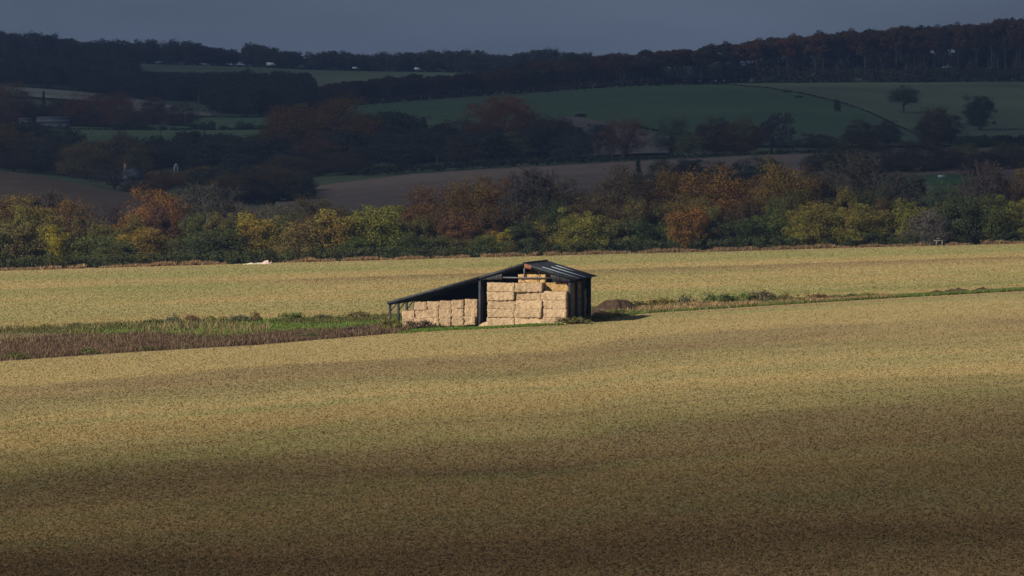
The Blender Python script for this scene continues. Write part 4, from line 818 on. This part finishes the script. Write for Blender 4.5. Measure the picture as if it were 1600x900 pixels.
# bell turret: small stone gabled box with an arched opening, on a roof hidden by trees
X = X_of(275, 1372); e = empty('bell_turret', (X, 1372, zpx(268.5, 1372)), radians(12), 'small pale stone bell turret with pointed roof above the trees', 'turret')
M_STONE = mat_noise('pale_stone', (.17,.17,.17), (.27,.27,.26), 2, .9); b0 = Tz(X, 1372) - zpx(268.5, 1372) - 1
mb = MB(); mb.box(-.75,-.3,-.75,.75,0,2.1); mb.box(.3,.75,-.75,.75,0,2.1); mb.box(-.3,.3,-.75,.75,0,.35); mb.box(-.3,.3,-.75,.75,1.5,2.1); mb.build('tower', M_STONE, e); MB().box(-.9,.9,-.9,.9,b0,-.002).build('base', M_DARKW, e)
link('roof', mesh_np('roof', np.array([(-.95,-.95,2.1),(.95,-.95,2.1),(.95,.95,2.1),(-.95,.95,2.1),(0,-.95,3.2),(0,.95,3.2)], float), [np.array([[0,3,2,1],[1,2,5,4],[3,0,4,5]]), np.array([[0,1,4],[2,3,5]])]), M_STONE, e)
e.scale = (.8,.8,.75)
MB().bar((0,0,3.1),(0,0,4.0),.08).build('finial', M_DARKW, e); link('bell', lump_mesh('bell', 4, .22, .22, .5, 8, 0, .5), M_DARKW, e).location = (0, 0, .75)
def shed(px, d, w, dep, h, rise, label, yaw=0.0):
    X = X_of(px, d); e = empty('farm_shed', (X, d, Tz(X, d)+.3), yaw, label, 'shed', 'long farm sheds at the left')
    MB().box(-w/2, w/2, -dep/2, dep/2, -2, h).build('wall', M_DARKW, e)
    mb = MB(); mb.slab([(-w/2-.3,-dep/2-.4,h+.05),(w/2+.3,-dep/2-.4,h+.05),(w/2+.3,0,h+rise),(-w/2-.3,0,h+rise)], .1); mb.slab([(-w/2-.3,.003,h+rise),(w/2+.3,.003,h+rise),(w/2+.3,dep/2+.4,h+.05),(-w/2-.3,dep/2+.4,h+.05)], .1); mb.build('roof', M_SLATE, e)
    MB().bar((-w/2-.3, 0, h+rise+.12), (w/2+.3, 0, h+rise+.12), .6, .18).build('ridge_cap', M_TIN, e)
    for q in np.linspace(-.38, .38, 4): MB().box(q*w-w*.07, q*w+w*.07, -dep/2-.05, -dep/2-.003, .7, h-.9).build('pale_panel', M_SLATE, e)
shed(84, 1765, 11.6, 7, 2.6, 1.6, 'long low farm shed with a pale ridge, behind the left trees'); shed(40, 1770, 4.2, 5, 2.0, 1.4, 'short farm shed left of the long one', 0)
X = X_of(43, 1750); e = empty('parked_trailer', (X, 1750, Tz(X, 1750)+.6), radians(8), 'pale covered trailer parked before the short farm shed', 'trailer')
mb = MB(); mb.slab([(-1.7,-.9,1.2),(1.7,-.9,1.0),(1.5,.9,1.5),(-1.4,.9,1.7)], .9); mb.build('body', M_TIN, e)
for x in (-.9, .9): MB().bar((x,-.95,0.05),(x,-.85,.05),.5).build('wheel', M_DARKW, e)
M_VAN = mat_noise('white_van_paint', (.36,.38,.4), (.5,.51,.52), 1, .35, 2, (1,1,1), False, .01, .5)
def van(px, d, label, name, L_=5.4, h=2.3, cat='van'):
    X = X_of(px, d); e = empty(name, (X, d, Tz(X, d)+1.25), 0, label, cat)
    P = np.array([(-L_/2,.45),(L_/2,.45),(L_/2,h*.55),(L_/2-.9,h*.6),(L_/2-1.5,h),(-L_/2,h)]); V = [(x, -1, z) for x, z in P]+[(x, 1, z) for x, z in P]
    link('body', mesh_np('body', np.array(V, float), [np.array([[0,1,2,3,4,5],[11,10,9,8,7,6]]), np.array([[i, i+6, (i+1) % 6+6, (i+1) % 6] for i in range(6)])]), M_VAN, e)
    for x in (-L_*.3, L_*.3): V_, Q_ = tube([(x,-1.02,.35),(x,1.02,.35)], [.36,.36], 12); link('wheel', mesh_np('wheel', V_, Q_), M_DARKW, e)
    MB().slab([(L_/2-1.5,-1.03,h-.2),(L_/2-.8,-1.03,h*.62),(L_/2-.8,1.03,h*.62),(L_/2-1.5,1.03,h-.2)], .3).build('windscreen', M_GLASS, e)
van(424, 2912, 'white van on the hilltop road, right of the sloping wood', 'white_van', 5.8, 2.4); van(653, 2912, 'pale car farther right on the hilltop road', 'pale_car', 4.4, 1.7, 'car'); van(556, 2912, 'pale car midway along the hilltop road', 'pale_car', 4.2, 1.4, 'car')
van(182, 2890, 'white lorry with a raised mast on the far left hilltop', 'white_lorry', 7.5, 3.0, 'lorry')
X = X_of(189, 2890); MB().box(-.3,.3,-.3,.3,0,7.2).build('mast', M_WHITE).location = (X, 2890, Tz(X, 2890)+.5); o = bpy.data.objects['mast']; tag(o, 'pale upright mast beside the white lorry', 'mast')
for i, (px, d, t, lb) in enumerate([(290,1690,168,'thin dark utility pole on the left meadow, nearest the pale slope'), (251,1600,196,'thin utility pole left of the meadow\'s middle'), (310,1860,150,'farther thin utility pole at the foot of the pale slope'), (683,1405,240,'thin pole by the ploughed field\'s upper hedge')]):
    X = X_of(px, d); h = zpx(t, d)-Tz(X, d); e = empty('utility_pole', (X, d, Tz(X, d)), .3, lb, 'utility pole', 'utility poles in the valley')
    MB().box(-.14,.14,-.14,.14,-1,h).build('pole', M_DARKW, e); MB().bar((-.8,-.2,h-.5),(.8,-.2,h-.5),.12).build('crossarm', M_DARKW, e)
# pale hive-like box glimpsed under the broad dark tree at right
X = X_of(1473, 1165); e = empty('water_trough', (X, 1168, Tz(X, 1168)+.0), .4, 'tiny pale trough glinting at the back of the green strip', 'trough')
mb = MB(); mb.box(-.8,.8,-.35,-.28,.15,.75); mb.box(-.8,.8,.28,.35,.15,.75); mb.box(-.87,-.8,-.35,.35,.15,.75); mb.box(.8,.87,-.35,.35,.15,.75); mb.box(-.8,.8,-.28,.28,.15,.25); mb.build('tank', M_WHITE, e)
for x in (-.6,.6): MB().box(x-.06,x+.06,-.3,.3,-.3,.147).build('leg', M_WHITE, e)
# ------------------------------------------------------------------ sun, sky, cloud, air, camera
SUN_EL, SUN_AZ = radians(28), radians(48)     # sun low, behind the photographer's left shoulder
S = np.array([-cos(SUN_EL)*sin(SUN_AZ), -cos(SUN_EL)*cos(SUN_AZ), sin(SUN_EL)])
sl = bpy.data.lights.new('sun', 'SUN'); sl.energy = SUN_STR; sl.angle = radians(.5); sl.color = (1, .90, .74)
so = bpy.data.objects.new('sun', sl); COL.objects.link(so)
from mathutils import Vector
so.rotation_euler = Vector(S).to_track_quat('Z', 'Y').to_euler(); so.location = (-200, -200, 200)
w = bpy.data.worlds.new('World'); scene.world = w; w.use_nodes = True; nt = w.node_tree; nt.nodes.clear()
out = nt.nodes.new('ShaderNodeOutputWorld'); bg = nt.nodes.new('ShaderNodeBackground'); sk = nt.nodes.new('ShaderNodeTexSky'); sk.sky_type = 'NISHITA'; sk.sun_disc = False
sk.sun_elevation = SUN_EL; sk.sun_rotation = math.atan2(S[0], S[1])
tc = nt.nodes.new('ShaderNodeTexCoord'); mp = nt.nodes.new('ShaderNodeMapping'); mp.inputs['Scale'].default_value = (3.4, 3.4, 17); nt.links.new(tc.outputs['Generated'], mp.inputs[0])
f = noise(nt, 2.0, 4, mp.outputs[0])
slate = ramp(nt, f, [(.34, tuple(v/.08 for v in SLATE0)), (.66, tuple(v/.08 for v in SLATE1))])
nt.links.new(mixc(nt, 'MIX', OVERCAST, sk.outputs[0], slate), bg.inputs['Color']); bg.inputs['Strength'].default_value = .08
nt.links.new(bg.outputs[0], out.inputs['Surface'])
# unseen clouds, density and tint shaped to shade far hills and near field
m, nt, out = new_mat('shade_cloud'); a = N(nt, 'ShaderNodeAttribute', attribute_name='dens'); tr = nt.nodes.new('ShaderNodeBsdfTransparent'); oi = nt.nodes.new('ShaderNodeObjectInfo'); nt.links.new(mixc(nt, 'MIX', a.outputs['Fac'], (1,1,1), oi.outputs['Color']), tr.inputs['Color']); df = N(nt, 'ShaderNodeBsdfDiffuse'); df.inputs['Color'].default_value = (.8,.8,.82,1)
mx = nt.nodes.new('ShaderNodeMixShader'); nt.links.new(a.outputs['Fac'], mx.inputs[0]); nt.links.new(tr.outputs[0], mx.inputs[1]); nt.links.new(df.outputs[0], mx.inputs[2]); nt.links.new(mx.outputs[0], out.inputs['Surface']); M_CLOUD = m
def cloud(name, xs, ys, dens, alt, thick, label, seed, tint=(1,1,1,1)):
    Xc, Yc = np.meshgrid(xs, ys); dn = np.clip(dens(Xc, Yc), 0, 1); off = S[:2]/S[2]*(alt+15.)
    nz = fbm(Xc/90, Yc/90, seed, 4); top = alt + thick*dn**.5*(.4+.9*nz); bot = alt - thick*.3*dn**.5*fbm(Xc/60+9, Yc/60, seed+2, 3)-.5
    A = 1-np.sqrt(1-np.clip(dn, 0, .985)); n = Xc.shape[1]; N_ = Xc.size
    V = np.concatenate([np.stack([Xc+off[0], Yc+off[1], z], -1).reshape(-1, 3) for z in (bot, top)])
    i = (np.arange(Xc.shape[0]-1)[:, None]*n+np.arange(n-1)).ravel(); q = np.stack([i, i+1, i+n+1, i+n], 1); Q = np.vstack([q[:, ::-1], q+N_])
    keep = np.concatenate([A.ravel(), A.ravel()])[Q].max(1) > .002
    o = link(name, mesh_np(name, V, Q[keep], True, {'dens': np.concatenate([A.ravel()]*2)}), M_CLOUD); o.color = tint; return tag(o, label, 'cloud', None, 'structure')
pxg = lambda X, Y: CX + F*X/np.maximum(Y, 150)
def dens_far(X, Y):
    px = np.clip(pxg(X, Y), -600, 2200); e = np.interp(px, [-200, 0, 600, 850, 1100, 1600, 2000], [872, 868, 856, 838, 828, 824, 820]); e = e + (fbm(X/45, Y/45, 101, 3)-.5)*50
    return (sstep(-45, 60, Y-e)*.745 + .06*sstep(40, 300, Y-e))*(1-.25*sstep(.45,.75,fbm(X/170+3, Y/260, 105, 3)))
def dens_near(X, Y):
    px = np.clip(pxg(X, Y), -600, 2200); e = np.interp(px, [-600, 0, 500, 1100, 1600, 2200], [262, 268, 294, 300, 302, 302]); e = e + (fbm(X/30, Y/34, 111, 3)-.5)*56
    return (1-sstep(-88, 62, Y-e))*(.83 - .26*(1-sstep(176, 204, Y)) + .1*(fbm(X/30, Y/14, 113, 3)-.5))*sstep(-240, -150, X)*(1-sstep(170, 260, X))*sstep(-120, -20, Y)
cloud('shade_cloud', np.linspace(-1500, 1500, 70), np.concatenate([np.arange(700, 1100, 12), np.linspace(1110, 5200, 60)]), dens_far, 420., 90., 'broad unseen cloud shaped to shade the far hills', 7, (.44,.70,1,1))
cloud('shade_cloud', np.linspace(-260, 270, 70), np.linspace(-130, 420, 92), dens_near, 260., 40., 'smaller unseen cloud shaped to shade the foot of the near field', 8, (1,.95,.84,1))
# the air itself
if HAZE > 0:
    m, nt, out = new_mat('hazy_air'); pv = nt.nodes.new('ShaderNodeVolumePrincipled'); pv.inputs['Color'].default_value = HAZE_COL; pv.inputs['Density'].default_value = HAZE; pv.inputs['Anisotropy'].default_value = .2
    nt.links.new(pv.outputs[0], out.inputs['Volume']); o = MB().box(-1450, 1450, -200, 6100, -45, 125).build('haze', m); tag(o, 'thin bluish autumn haze lying over the whole valley', None, None, 'stuff')
cam = bpy.data.cameras.new('camera'); co = bpy.data.objects.new('camera', cam); COL.objects.link(co); co.rotation_euler = (pi/2, 0, 0)
cam.sensor_width = 36; cam.lens = 36*F/1600; cam.shift_y = -(450-HY)/1600; cam.clip_start = .5; cam.clip_end = 20000
scene.camera = co
scene.view_settings.view_transform = 'Standard'; scene.view_settings.look = 'None'; scene.view_settings.gamma = 1; scene.view_settings.exposure = EXPO
scene.cycles.transparent_max_bounces = 24; scene.cycles.max_bounces = 5; scene.cycles.diffuse_bounces = 3; scene.cycles.volume_bounces = 0
scene.cycles.use_denoising = DENOISE
